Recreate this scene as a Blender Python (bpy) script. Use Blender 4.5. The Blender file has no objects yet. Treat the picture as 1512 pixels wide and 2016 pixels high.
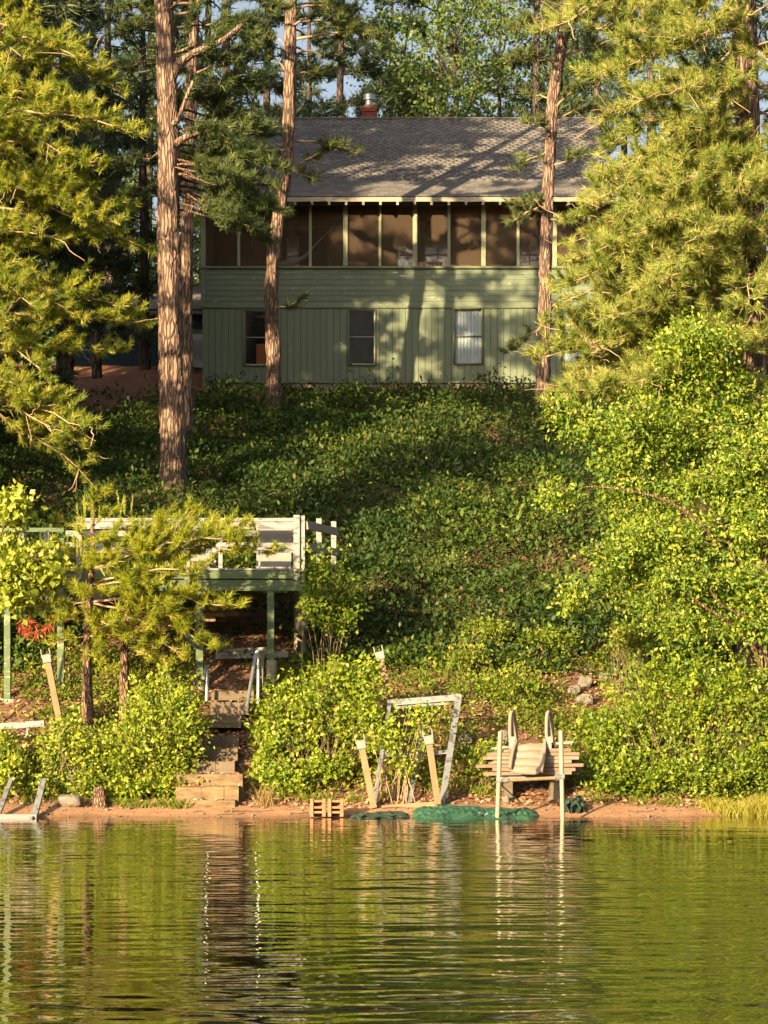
import bpy, math, random
import numpy as np
from mathutils import Vector, Matrix, Quaternion

rng = np.random.default_rng(7)
random.seed(7)
S = bpy.context.scene
COL = S.collection
R = math.radians

# ------------------------------------------------------------------ camera
FPX, CAMH, HOR = 4200.0, 1.5, 1385.0
cd = bpy.data.cameras.new('camera'); cam = bpy.data.objects.new('camera', cd); COL.objects.link(cam)
cam.location = (0, 0, CAMH); cam.rotation_euler = (R(90), 0, 0)
cd.sensor_fit = 'HORIZONTAL'; cd.sensor_width = 36.0; cd.lens = 36.0 * FPX / 1512.0
# portrait frame: horizontal fit is relative to the larger side in 'shift' units
cd.shift_y = (HOR - 1008.0) / 1512.0
cd.clip_start = 0.1; cd.clip_end = 2000
S.camera = cam

# ------------------------------------------------------------------ light
AZ, EL = R(33), R(14)
LDIR = Vector((math.sin(AZ) * math.cos(EL), math.cos(AZ) * math.cos(EL), -math.sin(EL)))
W = bpy.data.worlds.new('World'); S.world = W; W.use_nodes = True
wn = W.node_tree.nodes; wl = W.node_tree.links
sky = wn.new('ShaderNodeTexSky'); sky.sky_type = 'NISHITA'; sky.sun_disc = False
sky.sun_elevation = EL; sky.sun_rotation = R(180) + AZ
sky.air_density = 1.0; sky.dust_density = 7.0; sky.ozone_density = 1.2
wn['Background'].inputs['Strength'].default_value = 0.08
pale = wn.new('ShaderNodeHueSaturation'); pale.inputs['Saturation'].default_value = .68; pale.inputs['Value'].default_value = 1.0
wl.new(sky.outputs[0], pale.inputs['Color']); wl.new(pale.outputs[0], wn['Background'].inputs['Color'])
sd = bpy.data.lights.new('sun', 'SUN'); so = bpy.data.objects.new('sun', sd); COL.objects.link(so)
sd.energy = 5.0; sd.angle = R(0.5); sd.color = (1.0, 0.755, 0.425)
so.rotation_euler = LDIR.to_track_quat('-Z', 'Y').to_euler()
so.location = (-30, -40, 30)
S.view_settings.view_transform = 'Standard'; S.view_settings.look = 'None'
S.view_settings.gamma = 1; S.view_settings.exposure = 1.88
S.view_settings.use_curve_mapping = False
S.cycles.max_bounces = 6; S.cycles.transparent_max_bounces = 12
S.cycles.caustics_reflective = False; S.cycles.caustics_refractive = False

# ------------------------------------------------------------------ helpers
def P(px, py, d):
    return Vector(((px - 756.0) * d / FPX, d, CAMH + (HOR - py) * d / FPX))
WM = {}
def finish(o, parent=None, mat=None):
    """o is created with its WORLD matrix; parent it without moving it"""
    mat = mat or Matrix.Identity(4)
    COL.objects.link(o); WM[o.name] = mat
    if parent is not None:
        o.parent = parent; o.matrix_parent_inverse = WM[parent.name].inverted()
    o.matrix_basis = mat
    return o
def tag(o, label=None, cat=None, group=None, kind=None):
    if label: o['label'] = label
    if cat: o['category'] = cat
    if group: o['group'] = group
    if kind: o['kind'] = kind
    return o
def thing(name, label, cat, loc, group=None):
    o = bpy.data.objects.new(name, None); o.empty_display_size = 0.2
    finish(o, None, Matrix.Translation(Vector(loc)))
    return tag(o, label, cat, group)

class Acc:
    """collects vertices and faces (tris / quads) with one random value per face"""
    def __init__(s): s.v = []; s.f3 = []; s.f4 = []; s.r3 = []; s.r4 = []; s.n = 0
    def add(s, v, f, rnd=None):
        v = np.asarray(v, dtype=np.float32).reshape(-1, 3); f = np.asarray(f, dtype=np.int64)
        if len(f) == 0: return
        if rnd is None: rnd = np.full(len(f), rng.random())
        rnd = np.asarray(rnd, dtype=np.float32)
        s.v.append(v)
        if f.shape[1] == 3: s.f3.append(f + s.n); s.r3.append(rnd)
        else: s.f4.append(f + s.n); s.r4.append(rnd)
        s.n += len(v)
    def mesh(s, name, mat, smooth=False):
        me = bpy.data.meshes.new(name)
        v = np.concatenate(s.v) if s.v else np.zeros((0, 3), np.float32)
        f3 = np.concatenate(s.f3) if s.f3 else np.zeros((0, 3), np.int64)
        f4 = np.concatenate(s.f4) if s.f4 else np.zeros((0, 4), np.int64)
        r = np.concatenate(s.r3 + s.r4) if (s.r3 or s.r4) else np.zeros(0, np.float32)
        me.vertices.add(len(v)); me.vertices.foreach_set('co', v.ravel())
        me.loops.add(len(f3) * 3 + len(f4) * 4)
        me.loops.foreach_set('vertex_index', np.concatenate([f3.ravel(), f4.ravel()]).astype(np.int32))
        st = np.concatenate([np.arange(len(f3)) * 3, len(f3) * 3 + np.arange(len(f4)) * 4]).astype(np.int32)
        me.polygons.add(len(st)); me.polygons.foreach_set('loop_start', st)
        me.polygons.foreach_set('use_smooth', np.full(len(st), bool(smooth)))
        a = me.attributes.new('rnd', 'FLOAT', 'FACE'); a.data.foreach_set('value', r)
        me.update(calc_edges=True); me.validate()
        me.materials.append(mat)
        return me
    def obj(s, name, mat, parent=None, smooth=False, loc=None):
        m = Matrix.Translation(Vector(loc)) if loc is not None else Matrix.Identity(4)
        if loc is not None:
            s.v = [a - np.array(loc, np.float32) for a in s.v]
        o = bpy.data.objects.new(name, s.mesh(name, mat, smooth))
        return finish(o, parent, m)

def norm(a):
    return a / np.maximum(np.linalg.norm(a, axis=-1, keepdims=True), 1e-9)
def runit(n):
    return norm(rng.normal(size=(n, 3)))

def tube(acc, pts, rad, sides=6, caps=True, rough=0.0, seedv=0.0):
    pts = np.asarray([tuple(p) for p in pts], float); rad = np.broadcast_to(np.asarray(rad, float), (len(pts),))
    t = np.gradient(pts, axis=0); t = norm(t)
    ref = np.array([0, 0, 1.0]) if abs(t[0][2]) < 0.8 else np.array([1.0, 0, 0])
    a = norm(np.cross(t, ref)); b = np.cross(t, a)
    ang = np.linspace(0, 2 * np.pi, sides, endpoint=False)
    rr = rad[:, None] * np.ones((len(pts), sides))
    if rough:
        k = np.arange(len(pts))[:, None]
        rr = rr * (1 + rough * (rng.random((len(pts), sides)) - .5) + rough * .6 * np.sin(ang[None, :] * 5 + k * .35 + seedv))
    v = pts[:, None, :] + rr[..., None] * (np.cos(ang)[None, :, None] * a[:, None, :] + np.sin(ang)[None, :, None] * b[:, None, :])
    n = len(pts); idx = np.arange(n * sides).reshape(n, sides)
    f = np.stack([idx[:-1], np.roll(idx[:-1], -1, 1), np.roll(idx[1:], -1, 1), idx[1:]], -1).reshape(-1, 4)
    acc.add(v.reshape(-1, 3), f)
    if caps:
        for r_, fl in ((0, 1), (n - 1, 0)):
            c = pts[r_]; ring = v[r_]
            vv = np.vstack([ring, c[None]]); i = np.arange(sides)
            ff = np.stack([i, np.roll(i, -1), np.full(sides, sides)], -1)
            acc.add(vv, ff[:, ::-1] if fl == 0 else ff)

def spline(pts, n):
    pts = np.asarray([tuple(p) for p in pts], float)
    if len(pts) < 3:
        t = np.linspace(0, 1, n)[:, None]; return pts[0] * (1 - t) + pts[-1] * t
    p = np.vstack([2 * pts[0] - pts[1], pts, 2 * pts[-1] - pts[-2]])
    out = []
    for u in np.linspace(0, len(pts) - 1 - 1e-6, n):
        i = int(u); t = u - i
        a, b, c, d = p[i], p[i + 1], p[i + 2], p[i + 3]
        out.append(.5 * ((2 * b) + (-a + c) * t + (2 * a - 5 * b + 4 * c - d) * t * t + (-a + 3 * b - 3 * c + d) * t ** 3))
    return np.array(out)

UNIT = {}
def unit_box(mat):
    """eight shared copies of a unit box per material, each with its own tint value"""
    k = (mat.name, random.randrange(8))
    if k not in UNIT:
        v = [(x, y, z) for x in (-.5, .5) for y in (-.5, .5) for z in (-.5, .5)]
        f = [(0, 1, 3, 2), (4, 6, 7, 5), (0, 4, 5, 1), (2, 3, 7, 6), (0, 2, 6, 4), (1, 5, 7, 3)]
        me = bpy.data.meshes.new('box'); me.from_pydata(v, [], f); me.update(); me.materials.append(mat)
        at = me.attributes.new('rnd', 'FLOAT', 'FACE'); at.data.foreach_set('value', np.full(6, (k[1] + .5) / 8, np.float32)); UNIT[k] = me
    return UNIT[k]
def box(name, c, size, mat, parent=None, rot=None):
    o = bpy.data.objects.new(name, unit_box(mat))
    m = Matrix.Translation(Vector(c))
    if rot is not None: m = m @ rot.to_4x4()
    m = m @ Matrix.Diagonal(Vector((size[0], size[1], size[2], 1)))
    return finish(o, parent, m)
def box2(name, x0, x1, y0, y1, z0, z1, mat, parent=None):
    return box(name, ((x0 + x1) / 2, (y0 + y1) / 2, (z0 + z1) / 2), (abs(x1 - x0), abs(y1 - y0), abs(z1 - z0)), mat, parent)
def frame_of(p1, p2, side=Vector((0, 1, 0))):
    x = (Vector(p2) - Vector(p1)).normalized(); z = x.cross(side)
    if z.length < 1e-4: z = x.cross(Vector((1, 0, 0)))
    z.normalize(); y = z.cross(x)
    return Matrix((x, y, z)).transposed()
def beam(name, p1, p2, depth, height, mat, parent=None):
    """box along p1-p2; depth measured along world y, height across"""
    p1, p2 = Vector(p1), Vector(p2)
    return box(name, (p1 + p2) / 2, ((p2 - p1).length, depth, height), mat, parent, frame_of(p1, p2))
def pipe(name, pts, r, mat, parent=None, sides=10, smooth=True):
    a = Acc(); tube(a, pts, r, sides); return a.obj(name, mat, parent, smooth, loc=tuple(pts[0]))

# ------------------------------------------------------------------ materials
def newmat(name):
    m = bpy.data.materials.new(name); m.use_nodes = True
    nt = m.node_tree; b = nt.nodes['Principled BSDF']
    return m, nt, b
def nd(nt, t, **k):
    n = nt.nodes.new(t)
    for a, v in k.items():
        if a.startswith('i_'): n.inputs[a[2:].replace('_', ' ')].default_value = v
        else: setattr(n, a, v)
    return n
def ramp(nt, stops):
    r = nd(nt, 'ShaderNodeValToRGB'); e = r.color_ramp.elements
    e[0].position, e[0].color = stops[0][0], (*stops[0][1], 1)
    e[1].position, e[1].color = stops[-1][0], (*stops[-1][1], 1)
    for p, c in stops[1:-1]:
        x = e.new(p); x.color = (*c, 1)
    return r
def coords(nt, scale=(1, 1, 1), kind='pos'):
    mp = nd(nt, 'ShaderNodeMapping'); mp.inputs['Scale'].default_value = scale
    if kind == 'pos':
        g = nd(nt, 'ShaderNodeNewGeometry'); nt.links.new(g.outputs['Position'], mp.inputs['Vector'])
    else:
        g = nd(nt, 'ShaderNodeTexCoord'); nt.links.new(g.outputs['Object'], mp.inputs['Vector'])
    return mp.outputs[0]
def rnd_value(nt):
    """face 'rnd' attribute + object random, wrapped to 0..1"""
    a = nd(nt, 'ShaderNodeAttribute', attribute_name='rnd'); oi = nd(nt, 'ShaderNodeObjectInfo')
    ad = nd(nt, 'ShaderNodeMath', operation='ADD'); nt.links.new(a.outputs['Fac'], ad.inputs[0]); nt.links.new(oi.outputs['Random'], ad.inputs[1])
    fr = nd(nt, 'ShaderNodeMath', operation='FRACT'); nt.links.new(ad.outputs[0], fr.inputs[0]); return fr.outputs[0]
def bump(nt, b, h, strength=.5, dist=.01):
    n = nd(nt, 'ShaderNodeBump'); n.inputs['Strength'].default_value = strength; n.inputs['Distance'].default_value = dist
    nt.links.new(h, n.inputs['Height']); nt.links.new(n.outputs[0], b.inputs['Normal'])
def spec(b, rough, s=.5):
    b.inputs['Roughness'].default_value = rough; b.inputs['Specular IOR Level'].default_value = s

def leaf_mat(name, stops, transl=.35, rough=.45, gl=.3):
    m, nt, b = newmat(name)
    r = ramp(nt, stops); nt.links.new(rnd_value(nt), r.inputs['Fac'])
    nt.links.new(r.outputs[0], b.inputs['Base Color']); spec(b, rough, gl)
    t = nd(nt, 'ShaderNodeBsdfTranslucent'); g = nd(nt, 'ShaderNodeHueSaturation'); g.inputs['Saturation'].default_value = 1.1; g.inputs['Value'].default_value = 1.35
    nt.links.new(r.outputs[0], g.inputs['Color']); nt.links.new(g.outputs[0], t.inputs['Color'])
    mx = nd(nt, 'ShaderNodeMixShader'); mx.inputs[0].default_value = transl
    nt.links.new(b.outputs[0], mx.inputs[1]); nt.links.new(t.outputs[0], mx.inputs[2])
    nt.links.new(mx.outputs[0], nt.nodes['Material Output'].inputs['Surface'])
    return m
def plain(name, c1, c2, rough=.7, scale=(6, 6, 6), bmp=.3, bd=.004, sp=.3, detail=6, metal=0, rvar=.0):
    m, nt, b = newmat(name)
    n = nd(nt, 'ShaderNodeTexNoise'); n.inputs['Scale'].default_value = 1; n.inputs['Detail'].default_value = detail; n.inputs['Roughness'].default_value = .65
    nt.links.new(coords(nt, scale), n.inputs['Vector'])
    fac = n.outputs['Fac']
    st = nd(nt, 'ShaderNodeMapRange'); st.inputs['From Min'].default_value = .3; st.inputs['From Max'].default_value = .7
    nt.links.new(fac, st.inputs['Value'])
    v = st.outputs[0]
    if rvar:
        mm = nd(nt, 'ShaderNodeMix'); mm.inputs['Factor'].default_value = rvar
        nt.links.new(v, mm.inputs['A']); nt.links.new(rnd_value(nt), mm.inputs['B']); v = mm.outputs[0]
    r = ramp(nt, [(0, c1), (1, c2)]); nt.links.new(v, r.inputs['Fac'])
    nt.links.new(r.outputs[0], b.inputs['Base Color']); spec(b, rough, sp); b.inputs['Metallic'].default_value = metal
    if bmp: bump(nt, b, fac, bmp, bd)
    return m
def painted(name, paint, paint2, bare, amount=.5, scale=(3, 3, 12), rough=.65, rvar=.25, streak=(2, 2, 30)):
    """weathered paint: patches where it has flaked to bare wood"""
    m, nt, b = newmat(name)
    n = nd(nt, 'ShaderNodeTexNoise'); n.inputs['Scale'].default_value = 1; n.inputs['Detail'].default_value = 9; n.inputs['Roughness'].default_value = .72
    nt.links.new(coords(nt, scale), n.inputs['Vector'])
    n2 = nd(nt, 'ShaderNodeTexNoise'); n2.inputs['Scale'].default_value = 1; n2.inputs['Detail'].default_value = 5
    nt.links.new(coords(nt, streak), n2.inputs['Vector'])
    mx = nd(nt, 'ShaderNodeMix', data_type='RGBA'); mx.inputs['A'].default_value = (*paint, 1); mx.inputs['B'].default_value = (*paint2, 1)
    vv = nd(nt, 'ShaderNodeMix'); vv.inputs['Factor'].default_value = rvar
    nt.links.new(n2.outputs['Fac'], vv.inputs['A']); nt.links.new(rnd_value(nt), vv.inputs['B'])
    nt.links.new(vv.outputs[0], mx.inputs['Factor'])
    th = nd(nt, 'ShaderNodeMapRange'); th.inputs['From Min'].default_value = .5 + (.5 - amount) * .5; th.inputs['From Max'].default_value = .56 + (.5 - amount) * .5
    nt.links.new(n.outputs['Fac'], th.inputs['Value'])
    m2 = nd(nt, 'ShaderNodeMix', data_type='RGBA'); nt.links.new(th.outputs[0], m2.inputs['Factor']); nt.links.new(mx.outputs['Result'], m2.inputs['A']); m2.inputs['B'].default_value = (*bare, 1)
    n4 = nd(nt, 'ShaderNodeTexNoise'); n4.inputs['Scale'].default_value = 1; n4.inputs['Detail'].default_value = 6; n4.inputs['Roughness'].default_value = .6
    nt.links.new(coords(nt, (1.1, 1.1, .8)), n4.inputs['Vector'])
    fd = nd(nt, 'ShaderNodeMapRange'); fd.inputs['From Min'].default_value = .3; fd.inputs['From Max'].default_value = .7; fd.inputs['To Min'].default_value = .68; fd.inputs['To Max'].default_value = 1.28; nt.links.new(n4.outputs['Fac'], fd.inputs['Value'])
    hs = nd(nt, 'ShaderNodeHueSaturation'); nt.links.new(fd.outputs[0], hs.inputs['Value']); nt.links.new(m2.outputs['Result'], hs.inputs['Color'])
    nt.links.new(hs.outputs[0], b.inputs['Base Color']); spec(b, rough, .3)
    bump(nt, b, n2.outputs['Fac'], .3, .004)
    return m
def bark_mat(name, plate, plate2, crack, sc=(9, 9, 2.2)):
    m, nt, b = newmat(name)
    def warped(sc_, amt, nsc):
        wv = nd(nt, 'ShaderNodeTexNoise'); wv.inputs['Scale'].default_value = 1; wv.inputs['Detail'].default_value = 5; wv.inputs['Roughness'].default_value = .7
        nt.links.new(coords(nt, nsc), wv.inputs['Vector'])
        av = nd(nt, 'ShaderNodeVectorMath', operation='MULTIPLY_ADD'); nt.links.new(wv.outputs['Color'], av.inputs[0]); av.inputs[1].default_value = (amt, amt, amt)
        nt.links.new(coords(nt, sc_), av.inputs[2]); return av.outputs[0]
    vo = nd(nt, 'ShaderNodeTexVoronoi', feature='DISTANCE_TO_EDGE'); vo.inputs['Scale'].default_value = 1.5
    nt.links.new(warped(sc, 3.2, (4, 4, 1.6)), vo.inputs['Vector'])
    vo2 = nd(nt, 'ShaderNodeTexVoronoi', feature='DISTANCE_TO_EDGE'); vo2.inputs['Scale'].default_value = 3.4
    nt.links.new(warped((sc[0], sc[1], sc[2] * 1.7), 3.0, (6, 6, 3)), vo2.inputs['Vector'])
    n = nd(nt, 'ShaderNodeTexNoise'); n.inputs['Scale'].default_value = 1; n.inputs['Detail'].default_value = 9; n.inputs['Roughness'].default_value = .75
    nt.links.new(coords(nt, (16, 16, 5)), n.inputs['Vector'])
    n3 = nd(nt, 'ShaderNodeTexNoise'); n3.inputs['Scale'].default_value = 1; n3.inputs['Detail'].default_value = 3
    nt.links.new(coords(nt, (2, 2, .8)), n3.inputs['Vector'])
    mixn = nd(nt, 'ShaderNodeMath', operation='MULTIPLY_ADD'); nt.links.new(n3.outputs['Fac'], mixn.inputs[0]); mixn.inputs[1].default_value = .8
    sb = nd(nt, 'ShaderNodeMath', operation='SUBTRACT'); nt.links.new(n.outputs['Fac'], sb.inputs[0]); sb.inputs[1].default_value = .4; nt.links.new(sb.outputs[0], mixn.inputs[2])
    pc = ramp(nt, [(.25, plate), (.75, plate2)]); nt.links.new(mixn.outputs[0], pc.inputs['Fac'])
    ed = nd(nt, 'ShaderNodeMapRange'); ed.inputs['From Min'].default_value = .0; ed.inputs['From Max'].default_value = .15
    nt.links.new(vo.outputs['Distance'], ed.inputs['Value'])
    e2 = nd(nt, 'ShaderNodeMapRange'); e2.inputs['From Min'].default_value = -.10; e2.inputs['From Max'].default_value = .12
    nt.links.new(vo2.outputs['Distance'], e2.inputs['Value'])
    ee = nd(nt, 'ShaderNodeMath', operation='MULTIPLY'); nt.links.new(ed.outputs[0], ee.inputs[0]); nt.links.new(e2.outputs[0], ee.inputs[1])
    mx = nd(nt, 'ShaderNodeMix', data_type='RGBA'); nt.links.new(ee.outputs[0], mx.inputs['Factor']); mx.inputs['A'].default_value = (*crack, 1); nt.links.new(pc.outputs[0], mx.inputs['B'])
    nt.links.new(mx.outputs['Result'], b.inputs['Base Color']); spec(b, .85, .2)
    hn = nd(nt, 'ShaderNodeMath', operation='MULTIPLY_ADD'); nt.links.new(n.outputs['Fac'], hn.inputs[0]); hn.inputs[1].default_value = .6; nt.links.new(ee.outputs[0], hn.inputs[2])
    bump(nt, b, hn.outputs[0], 1.0, .035); return m

M = {}
def finish(o, parent=None, mat=None):
    """o is created with its WORLD matrix; parent it without moving it"""
    mat = mat or Matrix.Identity(4)
    COL.objects.link(o); WM[o.name] = mat
    if parent is not None:
        o.parent = parent; o.matrix_parent_inverse = WM[parent.name].inverted()
    o.matrix_basis = mat
    return o
def tag(o, label=None, cat=None, group=None, kind=None):
    if label: o['label'] = label
    if cat: o['category'] = cat
    if group: o['group'] = group
    if kind: o['kind'] = kind
    return o
def thing(name, label, cat, loc, group=None):
    o = bpy.data.objects.new(name, None); o.empty_display_size = 0.2
    finish(o, None, Matrix.Translation(Vector(loc)))
    return tag(o, label, cat, group)

class Acc:
    """collects vertices and faces (tris / quads) with one random value per face"""
    def __init__(s): s.v = []; s.f3 = []; s.f4 = []; s.r3 = []; s.r4 = []; s.n = 0
    def add(s, v, f, rnd=None):
        v = np.asarray(v, dtype=np.float32).reshape(-1, 3); f = np.asarray(f, dtype=np.int64)
        if len(f) == 0: return
        if rnd is None: rnd = np.full(len(f), rng.random())
        rnd = np.asarray(rnd, dtype=np.float32)
        s.v.append(v)
        if f.shape[1] == 3: s.f3.append(f + s.n); s.r3.append(rnd)
        else: s.f4.append(f + s.n); s.r4.append(rnd)
        s.n += len(v)
    def mesh(s, name, mat, smooth=False):
        me = bpy.data.meshes.new(name)
        v = np.concatenate(s.v) if s.v else np.zeros((0, 3), np.float32)
        f3 = np.concatenate(s.f3) if s.f3 else np.zeros((0, 3), np.int64)
        f4 = np.concatenate(s.f4) if s.f4 else np.zeros((0, 4), np.int64)
        r = np.concatenate(s.r3 + s.r4) if (s.r3 or s.r4) else np.zeros(0, np.float32)
        me.vertices.add(len(v)); me.vertices.foreach_set('co', v.ravel())
        me.loops.add(len(f3) * 3 + len(f4) * 4)
        me.loops.foreach_set('vertex_index', np.concatenate([f3.ravel(), f4.ravel()]).astype(np.int32))
        st = np.concatenate([np.arange(len(f3)) * 3, len(f3) * 3 + np.arange(len(f4)) * 4]).astype(np.int32)
        me.polygons.add(len(st)); me.polygons.foreach_set('loop_start', st)
        if smooth: me.polygons.foreach_set('use_smooth', np.ones(len(st), dtype=bool))
        a = me.attributes.new('rnd', 'FLOAT', 'FACE'); a.data.foreach_set('value', r)
        me.update(calc_edges=True); me.validate()
        me.materials.append(mat)
        return me
    def obj(s, name, mat, parent=None, smooth=False, loc=None):
        m = Matrix.Translation(Vector(loc)) if loc is not None else Matrix.Identity(4)
        if loc is not None:
            s.v = [a - np.array(loc, np.float32) for a in s.v]
        o = bpy.data.objects.new(name, s.mesh(name, mat, smooth))
        return finish(o, parent, m)

def norm(a):
    return a / np.maximum(np.linalg.norm(a, axis=-1, keepdims=True), 1e-9)
def runit(n):
    return norm(rng.normal(size=(n, 3)))

def tube(acc, pts, rad, sides=6, caps=True, rough=0.0, seedv=0.0):
    pts = np.asarray([tuple(p) for p in pts], float); rad = np.broadcast_to(np.asarray(rad, float), (len(pts),))
    t = np.gradient(pts, axis=0); t = norm(t)
    ref = np.array([0, 0, 1.0]) if abs(t[0][2]) < 0.8 else np.array([1.0, 0, 0])
    a = norm(np.cross(t, ref)); b = np.cross(t, a)
    ang = np.linspace(0, 2 * np.pi, sides, endpoint=False)
    rr = rad[:, None] * np.ones((len(pts), sides))
    if rough:
        k = np.arange(len(pts))[:, None]
        rr = rr * (1 + rough * (rng.random((len(pts), sides)) - .5) + rough * .6 * np.sin(ang[None, :] * 5 + k * .35 + seedv))
    v = pts[:, None, :] + rr[..., None] * (np.cos(ang)[None, :, None] * a[:, None, :] + np.sin(ang)[None, :, None] * b[:, None, :])
    n = len(pts); idx = np.arange(n * sides).reshape(n, sides)
    f = np.stack([idx[:-1], np.roll(idx[:-1], -1, 1), np.roll(idx[1:], -1, 1), idx[1:]], -1).reshape(-1, 4)
    acc.add(v.reshape(-1, 3), f)
    if caps:
        for r_, fl in ((0, 1), (n - 1, 0)):
            c = pts[r_]; ring = v[r_]
            vv = np.vstack([ring, c[None]]); i = np.arange(sides)
            ff = np.stack([i, np.roll(i, -1), np.full(sides, sides)], -1)
            acc.add(vv, ff[:, ::-1] if fl == 0 else ff)

def spline(pts, n):
    pts = np.asarray([tuple(p) for p in pts], float)
    if len(pts) < 3:
        t = np.linspace(0, 1, n)[:, None]; return pts[0] * (1 - t) + pts[-1] * t
    p = np.vstack([2 * pts[0] - pts[1], pts, 2 * pts[-1] - pts[-2]])
    out = []
    for u in np.linspace(0, len(pts) - 1 - 1e-6, n):
        i = int(u); t = u - i
        a, b, c, d = p[i], p[i + 1], p[i + 2], p[i + 3]
        out.append(.5 * ((2 * b) + (-a + c) * t + (2 * a - 5 * b + 4 * c - d) * t * t + (-a + 3 * b - 3 * c + d) * t ** 3))
    return np.array(out)

UNIT = {}
def unit_box(mat):
    k = mat.name
    if k not in UNIT:
        v = [(x, y, z) for x in (-.5, .5) for y in (-.5, .5) for z in (-.5, .5)]
        f = [(0, 1, 3, 2), (4, 6, 7, 5), (0, 4, 5, 1), (2, 3, 7, 6), (0, 2, 6, 4), (1, 5, 7, 3)]
        me = bpy.data.meshes.new('box'); me.from_pydata(v, [], f); me.update(); me.materials.append(mat); UNIT[k] = me
    return UNIT[k]
def box(name, c, size, mat, parent=None, rot=None):
    o = bpy.data.objects.new(name, unit_box(mat))
    m = Matrix.Translation(Vector(c))
    if rot is not None: m = m @ rot.to_4x4()
    m = m @ Matrix.Diagonal(Vector((size[0], size[1], size[2], 1)))
    return finish(o, parent, m)
def box2(name, x0, x1, y0, y1, z0, z1, mat, parent=None):
    return box(name, ((x0 + x1) / 2, (y0 + y1) / 2, (z0 + z1) / 2), (abs(x1 - x0), abs(y1 - y0), abs(z1 - z0)), mat, parent)
def frame_of(p1, p2, side=Vector((0, 1, 0))):
    x = (Vector(p2) - Vector(p1)).normalized(); z = x.cross(side)
    if z.length < 1e-4: z = x.cross(Vector((1, 0, 0)))
    z.normalize(); y = z.cross(x)
    return Matrix((x, y, z)).transposed()
def beam(name, p1, p2, depth, height, mat, parent=None):
    """box along p1-p2; depth measured along world y, height across"""
    p1, p2 = Vector(p1), Vector(p2)
    return box(name, (p1 + p2) / 2, ((p2 - p1).length, depth, height), mat, parent, frame_of(p1, p2))
def pipe(name, pts, r, mat, parent=None, sides=10, smooth=True):
    a = Acc(); tube(a, pts, r, sides); return a.obj(name, mat, parent, smooth, loc=tuple(pts[0]))

# ------------------------------------------------------------------ materials
def newmat(name):
    m = bpy.data.materials.new(name); m.use_nodes = True
    nt = m.node_tree; b = nt.nodes['Principled BSDF']
    return m, nt, b
def nd(nt, t, **k):
    n = nt.nodes.new(t)
    for a, v in k.items():
        if a.startswith('i_'): n.inputs[a[2:].replace('_', ' ')].default_value = v
        else: setattr(n, a, v)
    return n
def ramp(nt, stops):
    r = nd(nt, 'ShaderNodeValToRGB'); e = r.color_ramp.elements
    e[0].position, e[0].color = stops[0][0], (*stops[0][1], 1)
    e[1].position, e[1].color = stops[-1][0], (*stops[-1][1], 1)
    for p, c in stops[1:-1]:
        x = e.new(p); x.color = (*c, 1)
    return r
def coords(nt, scale=(1, 1, 1), kind='pos'):
    mp = nd(nt, 'ShaderNodeMapping'); mp.inputs['Scale'].default_value = scale
    if kind == 'pos':
        g = nd(nt, 'ShaderNodeNewGeometry'); nt.links.new(g.outputs['Position'], mp.inputs['Vector'])
    else:
        g = nd(nt, 'ShaderNodeTexCoord'); nt.links.new(g.outputs['Object'], mp.inputs['Vector'])
    return mp.outputs[0]
def rnd_value(nt):
    """face 'rnd' attribute + object random, wrapped to 0..1"""
    a = nd(nt, 'ShaderNodeAttribute', attribute_name='rnd'); oi = nd(nt, 'ShaderNodeObjectInfo')
    ad = nd(nt, 'ShaderNodeMath', operation='ADD'); nt.links.new(a.outputs['Fac'], ad.inputs[0]); nt.links.new(oi.outputs['Random'], ad.inputs[1])
    fr = nd(nt, 'ShaderNodeMath', operation='FRACT'); nt.links.new(ad.outputs[0], fr.inputs[0]); return fr.outputs[0]
def bump(nt, b, h, strength=.5, dist=.01):
    n = nd(nt, 'ShaderNodeBump'); n.inputs['Strength'].default_value = strength; n.inputs['Distance'].default_value = dist
    nt.links.new(h, n.inputs['Height']); nt.links.new(n.outputs[0], b.inputs['Normal'])
def spec(b, rough, s=.5):
    b.inputs['Roughness'].default_value = rough; b.inputs['Specular IOR Level'].default_value = s

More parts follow.
